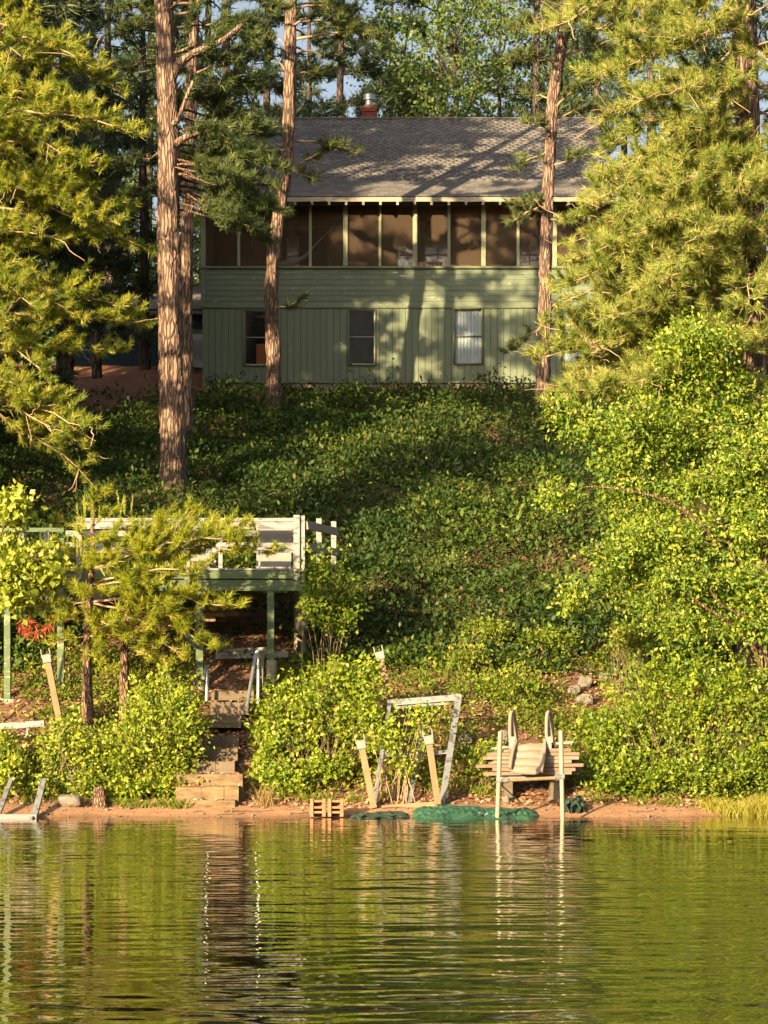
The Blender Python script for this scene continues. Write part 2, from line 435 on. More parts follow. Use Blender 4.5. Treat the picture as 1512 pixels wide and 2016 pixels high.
def leaf_mat(name, stops, transl=.35, rough=.45, gl=.3):
    m, nt, b = newmat(name)
    r = ramp(nt, stops); nt.links.new(rnd_value(nt), r.inputs['Fac'])
    nt.links.new(r.outputs[0], b.inputs['Base Color']); spec(b, rough, gl)
    t = nd(nt, 'ShaderNodeBsdfTranslucent'); g = nd(nt, 'ShaderNodeHueSaturation'); g.inputs['Saturation'].default_value = 1.1; g.inputs['Value'].default_value = 1.35
    nt.links.new(r.outputs[0], g.inputs['Color']); nt.links.new(g.outputs[0], t.inputs['Color'])
    mx = nd(nt, 'ShaderNodeMixShader'); mx.inputs[0].default_value = transl
    nt.links.new(b.outputs[0], mx.inputs[1]); nt.links.new(t.outputs[0], mx.inputs[2])
    nt.links.new(mx.outputs[0], nt.nodes['Material Output'].inputs['Surface'])
    return m
def plain(name, c1, c2, rough=.7, scale=(6, 6, 6), bmp=.3, bd=.004, sp=.3, detail=6, metal=0, rvar=.0):
    m, nt, b = newmat(name)
    n = nd(nt, 'ShaderNodeTexNoise'); n.inputs['Scale'].default_value = 1; n.inputs['Detail'].default_value = detail; n.inputs['Roughness'].default_value = .65
    nt.links.new(coords(nt, scale), n.inputs['Vector'])
    fac = n.outputs['Fac']
    st = nd(nt, 'ShaderNodeMapRange'); st.inputs['From Min'].default_value = .3; st.inputs['From Max'].default_value = .7
    nt.links.new(fac, st.inputs['Value'])
    v = st.outputs[0]
    if rvar:
        mm = nd(nt, 'ShaderNodeMix'); mm.inputs['Factor'].default_value = rvar
        nt.links.new(v, mm.inputs['A']); nt.links.new(rnd_value(nt), mm.inputs['B']); v = mm.outputs[0]
    r = ramp(nt, [(0, c1), (1, c2)]); nt.links.new(v, r.inputs['Fac'])
    nt.links.new(r.outputs[0], b.inputs['Base Color']); spec(b, rough, sp); b.inputs['Metallic'].default_value = metal
    if bmp: bump(nt, b, fac, bmp, bd)
    return m
def painted(name, paint, paint2, bare, amount=.5, scale=(3, 3, 12), rough=.65, rvar=.25, streak=(2, 2, 30)):
    """weathered paint: patches where it has flaked to bare wood"""
    m, nt, b = newmat(name)
    n = nd(nt, 'ShaderNodeTexNoise'); n.inputs['Scale'].default_value = 1; n.inputs['Detail'].default_value = 9; n.inputs['Roughness'].default_value = .72
    nt.links.new(coords(nt, scale), n.inputs['Vector'])
    n2 = nd(nt, 'ShaderNodeTexNoise'); n2.inputs['Scale'].default_value = 1; n2.inputs['Detail'].default_value = 5
    nt.links.new(coords(nt, streak), n2.inputs['Vector'])
    mx = nd(nt, 'ShaderNodeMix', data_type='RGBA'); mx.inputs['A'].default_value = (*paint, 1); mx.inputs['B'].default_value = (*paint2, 1)
    vv = nd(nt, 'ShaderNodeMix'); vv.inputs['Factor'].default_value = rvar
    nt.links.new(n2.outputs['Fac'], vv.inputs['A']); nt.links.new(rnd_value(nt), vv.inputs['B'])
    nt.links.new(vv.outputs[0], mx.inputs['Factor'])
    th = nd(nt, 'ShaderNodeMapRange'); th.inputs['From Min'].default_value = .5 + (.5 - amount) * .5; th.inputs['From Max'].default_value = .56 + (.5 - amount) * .5
    nt.links.new(n.outputs['Fac'], th.inputs['Value'])
    m2 = nd(nt, 'ShaderNodeMix', data_type='RGBA'); nt.links.new(th.outputs[0], m2.inputs['Factor']); nt.links.new(mx.outputs['Result'], m2.inputs['A']); m2.inputs['B'].default_value = (*bare, 1)
    nt.links.new(m2.outputs['Result'], b.inputs['Base Color']); spec(b, rough, .3)
    bump(nt, b, n2.outputs['Fac'], .3, .004)
    return m
def bark_mat(name, plate, plate2, crack, sc=(9, 9, 2.2)):
    m, nt, b = newmat(name)
    wv = nd(nt, 'ShaderNodeTexNoise'); wv.inputs['Scale'].default_value = 3; wv.inputs['Detail'].default_value = 4
    nt.links.new(coords(nt, (1, 1, .6)), wv.inputs['Vector'])
    addv = nd(nt, 'ShaderNodeVectorMath', operation='MULTIPLY_ADD'); nt.links.new(wv.outputs['Color'], addv.inputs[0]); addv.inputs[1].default_value = (1.3, 1.3, 1.3)
    nt.links.new(coords(nt, sc), addv.inputs[2])
    vo = nd(nt, 'ShaderNodeTexVoronoi', feature='DISTANCE_TO_EDGE'); vo.inputs['Scale'].default_value = 1.35
    nt.links.new(addv.outputs[0], vo.inputs['Vector'])
    n = nd(nt, 'ShaderNodeTexNoise'); n.inputs['Scale'].default_value = 1; n.inputs['Detail'].default_value = 8; n.inputs['Roughness'].default_value = .7
    nt.links.new(coords(nt, (14, 14, 5)), n.inputs['Vector'])
    pc = ramp(nt, [(.3, plate), (.7, plate2)]); nt.links.new(n.outputs['Fac'], pc.inputs['Fac'])
    ed = nd(nt, 'ShaderNodeMapRange'); ed.inputs['From Min'].default_value = .02; ed.inputs['From Max'].default_value = .22
    nt.links.new(vo.outputs['Distance'], ed.inputs['Value'])
    mx = nd(nt, 'ShaderNodeMix', data_type='RGBA'); nt.links.new(ed.outputs[0], mx.inputs['Factor']); mx.inputs['A'].default_value = (*crack, 1); nt.links.new(pc.outputs[0], mx.inputs['B'])
    nt.links.new(mx.outputs['Result'], b.inputs['Base Color']); spec(b, .85, .2)
    h = nd(nt, 'ShaderNodeMath', operation='MULTIPLY_ADD'); nt.links.new(ed.outputs[0], h.inputs[0]); h.inputs[1].default_value = 1.0
    hn = nd(nt, 'ShaderNodeMath', operation='MULTIPLY'); nt.links.new(n.outputs['Fac'], hn.inputs[0]); hn.inputs[1].default_value = .5
    nt.links.new(hn.outputs[0], h.inputs[2]); bump(nt, b, h.outputs[0], .9, .03)
    return m

M = {}
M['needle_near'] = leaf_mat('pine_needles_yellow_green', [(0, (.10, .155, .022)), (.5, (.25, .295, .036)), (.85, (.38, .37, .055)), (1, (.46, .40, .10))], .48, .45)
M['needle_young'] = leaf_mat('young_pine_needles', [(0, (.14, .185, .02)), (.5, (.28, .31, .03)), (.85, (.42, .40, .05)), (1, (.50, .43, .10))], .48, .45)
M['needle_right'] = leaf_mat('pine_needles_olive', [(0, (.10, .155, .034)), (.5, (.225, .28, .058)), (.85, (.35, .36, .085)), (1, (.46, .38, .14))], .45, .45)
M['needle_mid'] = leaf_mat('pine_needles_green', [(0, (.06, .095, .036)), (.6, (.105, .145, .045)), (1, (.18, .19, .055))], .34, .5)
M['needle_far'] = leaf_mat('pine_needles_hazy', [(0, (.05, .085, .048)), (.6, (.085, .125, .06)), (1, (.14, .155, .068))], .32, .55)  # background needles lightened, distance haze is put into the colour
M['needle_dead'] = leaf_mat('dead_needles', [(0, (.28, .075, .035)), (1, (.42, .13, .055))], .3, .6)
M['leaf_shrub'] = leaf_mat('shrub_leaves', [(0, (.05, .105, .012)), (.5, (.165, .222, .016)), (.88, (.29, .325, .030)), (1, (.39, .37, .08))], .36, .42, .3)
M['leaf_maple'] = leaf_mat('sapling_leaves', [(0, (.075, .15, .018)), (.5, (.195, .265, .026)), (.9, (.305, .35, .045)), (1, (.37, .36, .09))], .44, .42, .3)
M['leaf_pale'] = leaf_mat('pale_leaves', [(0, (.20, .25, .03)), (.6, (.31, .35, .05)), (1, (.38, .38, .09))], .42, .42, .4)
M['leaf_hill_shade'] = leaf_mat('huckleberry_leaves_shade_tone', [(0, (.014, .034, .008)), (.5, (.032, .064, .013)), (.9, (.07, .105, .019)), (1, (.14, .09, .04))], .33, .5, .22)  # hill leaves darkened, the shade on the slope is painted into this colour
M['leaf_bush_sunlit'] = leaf_mat('hill_bush_leaves_sun_tone', [(0, (.045, .085, .014)), (.5, (.12, .17, .022)), (.9, (.22, .25, .035)), (1, (.26, .2, .06))], .38, .5, .25)  # brighter leaf copy with sunlight painted in, for the lit hill areas
M['leaf_bank'] = leaf_mat('bank_plants', [(0, (.08, .13, .014)), (.6, (.16, .22, .02)), (1, (.30, .28, .05))], .4, .5, .22)
M['leaf_far'] = leaf_mat('far_broad_leaves_hazy', [(0, (.06, .11, .034)), (.6, (.11, .175, .045)), (1, (.18, .23, .055))], .42, .5, .3)  # far leaves lightened to carry the haze in their colour
M['grass_dry'] = leaf_mat('dry_grass', [(0, (.22, .15, .06)), (1, (.36, .27, .11))], .3, .6)
M['grass'] = leaf_mat('shore_grass', [(0, (.2, .22, .03)), (1, (.40, .34, .06))], .38, .5)
M['litter'] = leaf_mat('fallen_leaves', [(0, (.14, .06, .03)), (.5, (.30, .15, .08)), (1, (.52, .33, .20))], .1, .75, .2)
M['bark'] = bark_mat('red_pine_bark', (.19, .128, .098), (.33, .22, .16), (.065, .043, .034), (11, 11, 1.8))
M['bark_far'] = bark_mat('dark_pine_bark', (.085, .06, .05), (.13, .095, .08), (.025, .02, .018), (7, 7, 2))
M['bark_young'] = bark_mat('young_pine_bark', (.20, .12, .075), (.30, .20, .13), (.07, .04, .028), (22, 22, 6))
M['twig'] = plain('bare_twigs', (.22, .14, .085), (.40, .28, .19), .8, (9, 9, 9), 0)
M['twig_dark'] = plain('shrub_stems', (.09, .06, .04), (.20, .14, .09), .8, (9, 9, 9), 0)
M['siding'] = painted('green_siding_paint', (.098, .128, .088), (.15, .178, .112), (.30, .28, .21), .26, (2.2, 2.2, 2.6), .6, .35, (5, 5, 5))
M['siding_h'] = painted('green_clapboard_paint', (.098, .128, .088), (.15, .178, .112), (.45, .42, .33), .31, (2.6, 2.6, 12), .6, .35, (5, 5, 9))
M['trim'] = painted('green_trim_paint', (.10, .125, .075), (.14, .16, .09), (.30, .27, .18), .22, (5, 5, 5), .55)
M['trim_pale'] = painted('pale_green_trim_paint', (0.190, 0.205, 0.130), (0.250, 0.250, 0.160), (0.350, 0.300, 0.220), .2, (5, 5, 5), .55)  # paler green than the other trim
M['backing'] = plain('dark_gap', (.02, .025, .02), (.03, .035, .03), .9, bmp=0)
M['fascia'] = painted('cream_fascia_paint', (0.254, 0.216, 0.165), (0.314, 0.269, 0.209), (0.135, 0.105, 0.075), .25, (2, 2, 8))
M['rafter'] = plain('rafter_ends', (0.300, 0.262, 0.217), (0.375, 0.338, 0.285), .7)
M['brown_wood'] = plain('porch_brown_wood', (.13, .075, .045), (.20, .12, .075), .7, (2, 2, 14), .2, rvar=.4)
M['concrete'] = plain('weathered_concrete', (0.195, 0.165, 0.135), (0.315, 0.277, 0.232), .9, (4, 4, 9), .6, .01)
M['shingle'] = plain('asphalt_shingle', (.075, .073, .077), (.165, .15, .142), .9, (30, 30, 30), .5, .004, .2, 4, 0, .6)
M['brick'] = plain('red_brick', (.13, .035, .024), (.20, .06, .04), .85, (14, 14, 14), .4, rvar=.6)
M['mortar'] = plain('mortar', (.16, .07, .055), (.22, .10, .08), .9)
M['steel'] = plain('galvanised_steel', (0.336, 0.352, 0.360), (0.464, 0.480, 0.488), .42, (5, 5, 5), .1, metal=.75)
M['curtain'] = plain('white_curtain', (.46, .48, .51), (.60, .62, .66), .8, (3, 3, 2), .3, .02)
M['blind'] = plain('white_blind', (.72, .74, .78), (.82, .84, .86), .8, (3, 3, 2), 0)
M['orange'] = plain('orange_curtain', (.45, .10, .03), (.55, .15, .05), .8)
M['sash'] = plain('grey_sash', (0.266, 0.266, 0.245), (0.350, 0.350, 0.322), .55)
M['dark_in'] = plain('dark_interior', (.02, .018, .016), (.035, .03, .026), .9, bmp=0)
M['shed'] = plain('blue_siding_shade_tone', (.004, .013, .020), (.008, .022, .030), .75, (3, 3, 3), .2, sp=.15, rvar=.3)  # siding darkened so that its colour carries the shade on the shed
M['grey_unit'] = plain('grey_louvre_paint', (.30, .31, .32), (.38, .39, .40), .6)
M['deck_white'] = painted('flaking_white_paint', (0.186, 0.180, 0.174), (0.240, 0.235, 0.229), (0.082, 0.087, 0.071), .46, (5, 5, 12), .65, .3, (6, 6, 30))
M['deck_green'] = painted('worn_green_deck_paint', (.050, .088, .040), (.09, .12, .055), (.19, .19, .12), .42, (4, 4, 12), .65, .4, (3, 3, 20))
M['deck_side'] = plain('grey_weathered_wood', (.20, .17, .14), (.30, .26, .22), .85, (3, 3, 20), .4, rvar=.4)
M['lumber'] = plain('old_lumber', (.20, .12, .07), (.33, .21, .13), .85, (4, 4, 24), .4, rvar=.5)
M['dock_plank'] = plain('pale_dock_plank', (.125, .09, .065), (.27, .205, .15), .85, (5, 5, 40), .6, .008, rvar=.6)
M['dock_post'] = plain('tan_post_wood', (0.150, 0.101, 0.053), (0.232, 0.165, 0.090), .8, (14, 14, 4), .5, rvar=.3)
M['canvas'] = plain('white_canvas', (0.180, 0.172, 0.161), (0.235, 0.224, 0.208), .9, (8, 8, 8), .2)
M['alu'] = painted('dull_aluminium', (0.120, 0.128, 0.136), (0.200, 0.208, 0.216), (0.080, 0.076, 0.068), .45, (8, 8, 8), .5)
M['pale_pole'] = plain('pale_pole', (0.187, 0.168, 0.108), (0.284, 0.261, 0.180), .5, (10, 10, 4), .1, sp=.4)
M['resin'] = plain('beige_resin', (0.176, 0.137, 0.102), (0.218, 0.176, 0.137), .55, (5, 5, 5), .05, sp=.35)
M['tarp'] = plain('green_tarp', (.014, .05, .028), (.035, .095, .058), .36, (9, 9, 9), .3, .01, .5)
M['tarp_dark'] = plain('dark_green_sheet', (.012, .025, .018), (.03, .05, .035), .5, (6, 6, 6), .3, .01, .5)
M['timber'] = plain('step_timber', (.045, .034, .02), (.25, .165, .085), .9, (4, 9, 12), .9, .02, rvar=.12)
M['timber_dark'] = plain('dark_step_timber', (.085, .065, .045), (.15, .115, .08), .9, (3, 8, 18), .6, .012, rvar=.4)  # darker timber tone, mainly for the upper steps
M['terracotta'] = plain('tan_block', (0.212, 0.102, 0.051), (0.306, 0.162, 0.085), .85, (14, 14, 14), .5)
M['rock'] = plain('granite', (.075, .065, .055), (.22, .19, .155), .9, (12, 12, 12), 1, .03)
M['rope'] = plain('rope', (.45, .36, .25), (.55, .46, .33), .8, bmp=0)
def screen_mat():
    m, nt, b = newmat('insect_screen'); b.inputs['Base Color'].default_value = (.13, .09, .06, 1); spec(b, .7, .2)
    t = nd(nt, 'ShaderNodeBsdfTransparent'); mx = nd(nt, 'ShaderNodeMixShader'); mx.inputs[0].default_value = .20
    nt.links.new(t.outputs[0], mx.inputs[1]); nt.links.new(b.outputs[0], mx.inputs[2]); nt.links.new(mx.outputs[0], nt.nodes['Material Output'].inputs['Surface']); return m
M['screen'] = screen_mat()
def glass_mat():
    m, nt, b = newmat('window_glass'); nt.nodes.remove(b)
    t = nd(nt, 'ShaderNodeBsdfTransparent'); t.inputs[0].default_value = (.85, .88, .88, 1)
    g = nd(nt, 'ShaderNodeBsdfGlossy'); g.inputs['Roughness'].default_value = .02
    n = nd(nt, 'ShaderNodeTexNoise'); n.inputs['Scale'].default_value = 5; n.inputs['Detail'].default_value = 4; nt.links.new(coords(nt), n.inputs['Vector'])
    bm = nd(nt, 'ShaderNodeBump'); bm.inputs['Strength'].default_value = .25; bm.inputs['Distance'].default_value = .05; nt.links.new(n.outputs['Fac'], bm.inputs['Height']); nt.links.new(bm.outputs[0], g.inputs['Normal'])
    f = nd(nt, 'ShaderNodeFresnel'); f.inputs['IOR'].default_value = 1.19
    mx = nd(nt, 'ShaderNodeMixShader'); nt.links.new(f.outputs[0], mx.inputs[0]); nt.links.new(t.outputs[0], mx.inputs[1]); nt.links.new(g.outputs[0], mx.inputs[2])
    nt.links.new(mx.outputs[0], nt.nodes['Material Output'].inputs['Surface']); return m
M['glass'] = glass_mat(); M['glass_bright'] = M['glass'].copy(); M['glass_bright'].name = 'porch_window_glass'
[n_ for n_ in M['glass_bright'].node_tree.nodes if n_.type == 'FRESNEL'][0].inputs['IOR'].default_value = 2.3
def water_mat():
    m, nt, b = newmat('lake_water'); b.inputs['Base Color'].default_value = (.006, .005, .002, 1); b.inputs['IOR'].default_value = 1.45
    spec(b, .015, .5)
    n = nd(nt, 'ShaderNodeTexNoise'); n.inputs['Scale'].default_value = 1; n.inputs['Detail'].default_value = 3
    nt.links.new(coords(nt, (3.5, 14, 1)), n.inputs['Vector']); bump(nt, b, n.outputs['Fac'], .18, .004)
    g = nd(nt, 'ShaderNodeBsdfGlossy'); g.inputs['Roughness'].default_value = .012; g.inputs['Color'].default_value = (1, .97, .88, 1)
    nt.links.new(b.inputs['Normal'].links[0].from_socket, g.inputs['Normal'])
    mx = nd(nt, 'ShaderNodeMixShader'); mx.inputs[0].default_value = .18; nt.links.new(b.outputs[0], mx.inputs[1]); nt.links.new(g.outputs[0], mx.inputs[2]); nt.links.new(mx.outputs[0], nt.nodes['Material Output'].inputs['Surface'])
    return m
M['water'] = water_mat()
def ground_mat():
    m, nt, b = newmat('hillside_ground')
    g = nd(nt, 'ShaderNodeNewGeometry'); sp = nd(nt, 'ShaderNodeSeparateXYZ'); nt.links.new(g.outputs['Position'], sp.inputs[0])
    n = nd(nt, 'ShaderNodeTexNoise'); n.inputs['Scale'].default_value = 1; n.inputs['Detail'].default_value = 9; n.inputs['Roughness'].default_value = .7
    nt.links.new(coords(nt, (5, 5, 5)), n.inputs['Vector'])
    n2 = nd(nt, 'ShaderNodeTexNoise'); n2.inputs['Scale'].default_value = .7; n2.inputs['Detail'].default_value = 4; nt.links.new(coords(nt), n2.inputs['Vector'])
    sand = ramp(nt, [(.25, (.24, .12, .06)), (.75, (.38, .215, .115))]); nt.links.new(n.outputs['Fac'], sand.inputs['Fac'])
    soil = ramp(nt, [(.25, (.055, .032, .02)), (.5, (.125, .068, .04)), (.8, (.24, .135, .08))]); nt.links.new(n.outputs['Fac'], soil.inputs['Fac'])
    duff = ramp(nt, [(.25, (.13, .055, .03)), (.6, (.26, .115, .06)), (.85, (.36, .20, .12))]); nt.links.new(n.outputs['Fac'], duff.inputs['Fac'])
    dz = nd(nt, 'ShaderNodeMapRange'); dz.inputs['From Min'].default_value = 49.5; dz.inputs['From Max'].default_value = 52; nt.links.new(sp.outputs['Y'], dz.inputs['Value'])
    dm = nd(nt, 'ShaderNodeMix', data_type='RGBA'); nt.links.new(dz.outputs[0], dm.inputs['Factor']); nt.links.new(soil.outputs[0], dm.inputs['A']); nt.links.new(duff.outputs[0], dm.inputs['B'])
    ad = nd(nt, 'ShaderNodeMath', operation='MULTIPLY_ADD'); nt.links.new(n2.outputs['Fac'], ad.inputs[0]); ad.inputs[1].default_value = .16; nt.links.new(sp.outputs['Z'], ad.inputs[2])
    mr = nd(nt, 'ShaderNodeMapRange'); mr.inputs['From Min'].default_value = .18; mr.inputs['From Max'].default_value = .30; nt.links.new(ad.outputs[0], mr.inputs['Value'])
    mx = nd(nt, 'ShaderNodeMix', data_type='RGBA'); nt.links.new(mr.outputs[0], mx.inputs['Factor']); nt.links.new(sand.outputs[0], mx.inputs['A']); nt.links.new(dm.outputs['Result'], mx.inputs['B'])
    nt.links.new(mx.outputs['Result'], b.inputs['Base Color']); wet = nd(nt, 'ShaderNodeMapRange'); wet.inputs['From Min'].default_value = .015; wet.inputs['From Max'].default_value = .11; nt.links.new(ad.outputs[0], wet.inputs['Value'])
    wm = nd(nt, 'ShaderNodeMix', data_type='RGBA'); nt.links.new(wet.outputs[0], wm.inputs['Factor']); wm.inputs['A'].default_value = (.10, .052, .026, 1); nt.links.new(mx.outputs['Result'], wm.inputs['B']); nt.links.new(wm.outputs['Result'], b.inputs['Base Color'])
    rg = nd(nt, 'ShaderNodeMapRange'); rg.inputs['To Min'].default_value = .3; rg.inputs['To Max'].default_value = .9; nt.links.new(wet.outputs[0], rg.inputs['Value']); spec(b, .9, .3); nt.links.new(rg.outputs[0], b.inputs['Roughness'])
    bump(nt, b, n.outputs['Fac'], .7, .04); return m
M['ground'] = ground_mat()

# ------------------------------------------------------------------ terrain and water
PY = np.array([-400, -170, -135, -120, 0, 20, 26.5, 28.22, 28.65, 29.3, 30, 31, 32, 33, 34, 36, 40, 42, 50, 55, 62, 70, 100, 400], float)
PZ = np.array([9, 6, .6, -3, -4, -1.6, -.30, .005, .09, .20, .55, 1.05, 1.5, 1.85, 2.25, 2.95, 4.75, 5.6, 8.25, 9.62, 11.3, 12.6, 14.5, 22.0], float)
def ground(x, y):
    x = np.asarray(x, float); y = np.asarray(y, float)
    yy = y + .14 * np.sin(x * .9 + .4) + .08 * np.sin(x * 2.3) + .04 * np.sin(x * 6.1 + 2) + .02 * np.sin(x * 14.3)
    z = np.interp(yy, PY, PZ)
    amp = np.clip((y - 29.2) / 3, 0, 1)
    z = z + amp * (.10 * np.sin(x * 1.1 + y * .5) * np.sin(y * .9 + 1) + .05 * np.sin(x * 2.7 + 1.3) * np.sin(y * 2.1))
    z = z + np.where((y > 54.2) & (y < 67), -.0, 0)
    return z
def gz(x, y): return float(ground(x, y))
gx = np.unique(np.concatenate([np.linspace(-300, -20, 25), np.linspace(-20, -9, 23), np.linspace(-9, 9, 91), np.linspace(9, 20, 23), np.linspace(20, 300, 25)]))
gy = np.unique(np.concatenate([np.linspace(-400, 20, 12), np.linspace(20, 27, 8), np.linspace(27, 35, 60), np.linspace(35, 66, 94), np.linspace(66, 400, 40)]))
GX, GY = np.meshgrid(gx, gy); GZ = ground(GX, GY)
a = Acc(); idx = np.arange(GX.size).reshape(GX.shape)
a.add(np.stack([GX, GY, GZ], -1).reshape(-1, 3), np.stack([idx[:-1, :-1], idx[:-1, 1:], idx[1:, 1:], idx[1:, :-1]], -1).reshape(-1, 4))
tag(a.obj('ground', M['ground'], smooth=True), 'steep brown bank rising from a sandy shore to the cottage', kind='structure')

wx = np.unique(np.concatenate([np.linspace(-300, -7, 12), np.arange(-7, 7.01, .08), np.linspace(7, 300, 12)]))
wy = np.unique(np.concatenate([np.linspace(-400, 8.4, 12), np.arange(8.5, 28.61, .027), [30.5]]))
WX, WY = np.meshgrid(wx, wy); WZ = np.zeros_like(WX)
wr = np.random.default_rng(3)
for lam, amp, spread in ((.95, .0022, .4), (.62, .0022, .45), (.40, .0021, .45), (.29, .0018, .5), (.21, .0013, .5), (.16, .0009, .5), (1.7, .003, .4)):
    for _ in range(4):
        th = wr.normal(0, spread * .55); k = 2 * np.pi / (lam * wr.uniform(.8, 1.25))
        WZ += amp * .44 * np.sin(k * (np.sin(th) * WX + np.cos(th) * WY) + wr.uniform(0, 6.28) + .9 * np.sin(WX * wr.uniform(.4, 1.1) + WY * wr.uniform(.1, .5)))
patch = .65 + .35 * np.sin(WX * .5 + 1.2 * np.sin(WY * .33) + 1)
calm = np.interp(WY, [5, 14, 24, 27.9, 28.4], [1.05, 1., .8, .5, .25])
fade = np.clip((7 - np.abs(WX)) / 1.0, 0, 1) * np.clip((WY - 8.5) / .8, 0, 1)
WZ *= patch * calm * fade
a = Acc(); idx = np.arange(WX.size).reshape(WX.shape)
a.add(np.stack([WX, WY, WZ], -1).reshape(-1, 3), np.stack([idx[:-1, :-1], idx[:-1, 1:], idx[1:, 1:], idx[1:, :-1]], -1).reshape(-1, 4))
tag(a.obj('water', M['water'], smooth=True), 'rippled lake water reflecting the green shore', kind='structure')

# ------------------------------------------------------------------ cottage
HS = 55.0 / FPX
def HX(px): return (px - 756) * HS
def HZ(py): return CAMH + (HOR - py) * HS
hx0, hx1 = HX(398), HX(1206)
cot = thing('cottage', 'green board-sided lakeside cottage with long screened porch under a shingled roof', 'cottage', (0.5, 55, 9.7))
zf, zb, zs, zt = HZ(752), HZ(604), HZ(528), 14.42
WIN = [(HX(481), HX(537), HZ(719), HZ(612)), (HX(686), HX(738), HZ(718), HZ(611)), (HX(895), HX(949), HZ(716), HZ(609)), (HX(1106), HX(1162), HZ(716), HZ(609))]
def pierced(name, x0, x1, z0, z1, y0, y1, holes, mat, parent):
    xs = sorted(set([x0, x1] + [h[0] for h in holes] + [h[1] for h in holes]))
    a = Acc()
    def bx(xa, xb, za, zb_):
        v = [(x, y, z) for x in (xa, xb) for y in (y0, y1) for z in (za, zb_)]
        a.add(v, [(0, 1, 3, 2), (4, 6, 7, 5), (0, 4, 5, 1), (2, 3, 7, 6), (0, 2, 6, 4), (1, 5, 7, 3)])
    for xa, xb in zip(xs[:-1], xs[1:]):
        hs = [h for h in holes if h[0] <= xa + 1e-6 and h[1] >= xb - 1e-6]
        if hs:
            h = hs[0]; bx(xa, xb, z0, h[2]); bx(xa, xb, h[3], z1)
        else: bx(xa, xb, z0, z1)
    return a.obj(name, mat, parent)
pierced('inner_wall', hx0 + .02, hx1 - .02, zf - .02, zs - .03, 55.03, 55.13, WIN, M['backing'], cot)
# vertical boards
pitch = 12.9 * HS
x = hx0 + .01
while x < hx1 - .02:
    xa, xb = x, min(x + pitch - .010, hx1 - .01)
    y0 = 55.0 + random.uniform(-.004, .004)
    cuts = [w for w in WIN if w[0] - .03 < xb and w[1] + .03 > xa]
    if not cuts: box2('board', xa, xb, y0, y0 + .026, zf, zb, M['siding'], cot)
    else:
        w = cuts[0]; wl, wr_ = w[0] - .03, w[1] + .03
        if xa < wl - .012: box2('board', xa, wl, y0, y0 + .026, zf, zb, M['siding'], cot); xa2 = wl + .001
        else: xa2 = xa
        if xb > wr_ + .012: box2('board', wr_, xb, y0, y0 + .026, zf, zb, M['siding'], cot); xb2 = wr_ - .001
        else: xb2 = xb
        if xb2 > xa2 + .01:
            box2('board', xa2, xb2, y0, y0 + .026, zf, w[2] - .03, M['siding'], cot)
            box2('board', xa2, xb2, y0, y0 + .026, w[3] + .03, zb, M['siding'], cot)
    x += pitch
# horizontal clapboards under the porch, each tilted a little
nb = 7; hh = (zs - .02 - zb) / nb
for i in range(nb):
    z0 = zb + i * hh
    box('clapboard', ((hx0 + hx1) / 2, 54.985, z0 + hh / 2), (hx1 - hx0, .022, hh + .006), M['siding_h'], cot, Matrix.Rotation(R(-6), 3, 'X'))
box2('drip_board', hx0, hx1, 54.955, 54.999, zb - .035, zb - .004, M['trim'], cot)
box2('porch_sill', hx0 - .08, hx1 + .08, 54.90, 55.10, zs - .02, zs + .035, M['trim'], cot)
box2('corner_board', hx0 - .03, hx0 + .10, 54.93, 54.97, HZ(606), zs - .03, M['siding'], cot)
box2('foundation', hx0 + .01, hx1, 55.05, 66, 8.6, zf - .003, M['concrete'], cot)
box2('foundation_corner', hx0 + .012, hx0 + .20, 54.97, 55.045, 8.8, zf - .004, M['concrete'], cot)
box2('skirt_board', hx0 + .02, hx1, 54.97, 54.998, zf - .03, zf + .03, M['siding'], cot)
for xx in (hx0, hx1 - .1): box2('side_wall', xx, xx + .1, 55.14, 66, zf, 14.4, M['siding'], cot)
box2('rear_wall', hx0, hx1, 65.9, 66.0, zf, 14.4, M['siding'], cot)
box2('porch_floor', hx0 + .1, hx1 - .1, 55.14, 65.9, 11.95, 12.05, M['brown_wood'], cot)
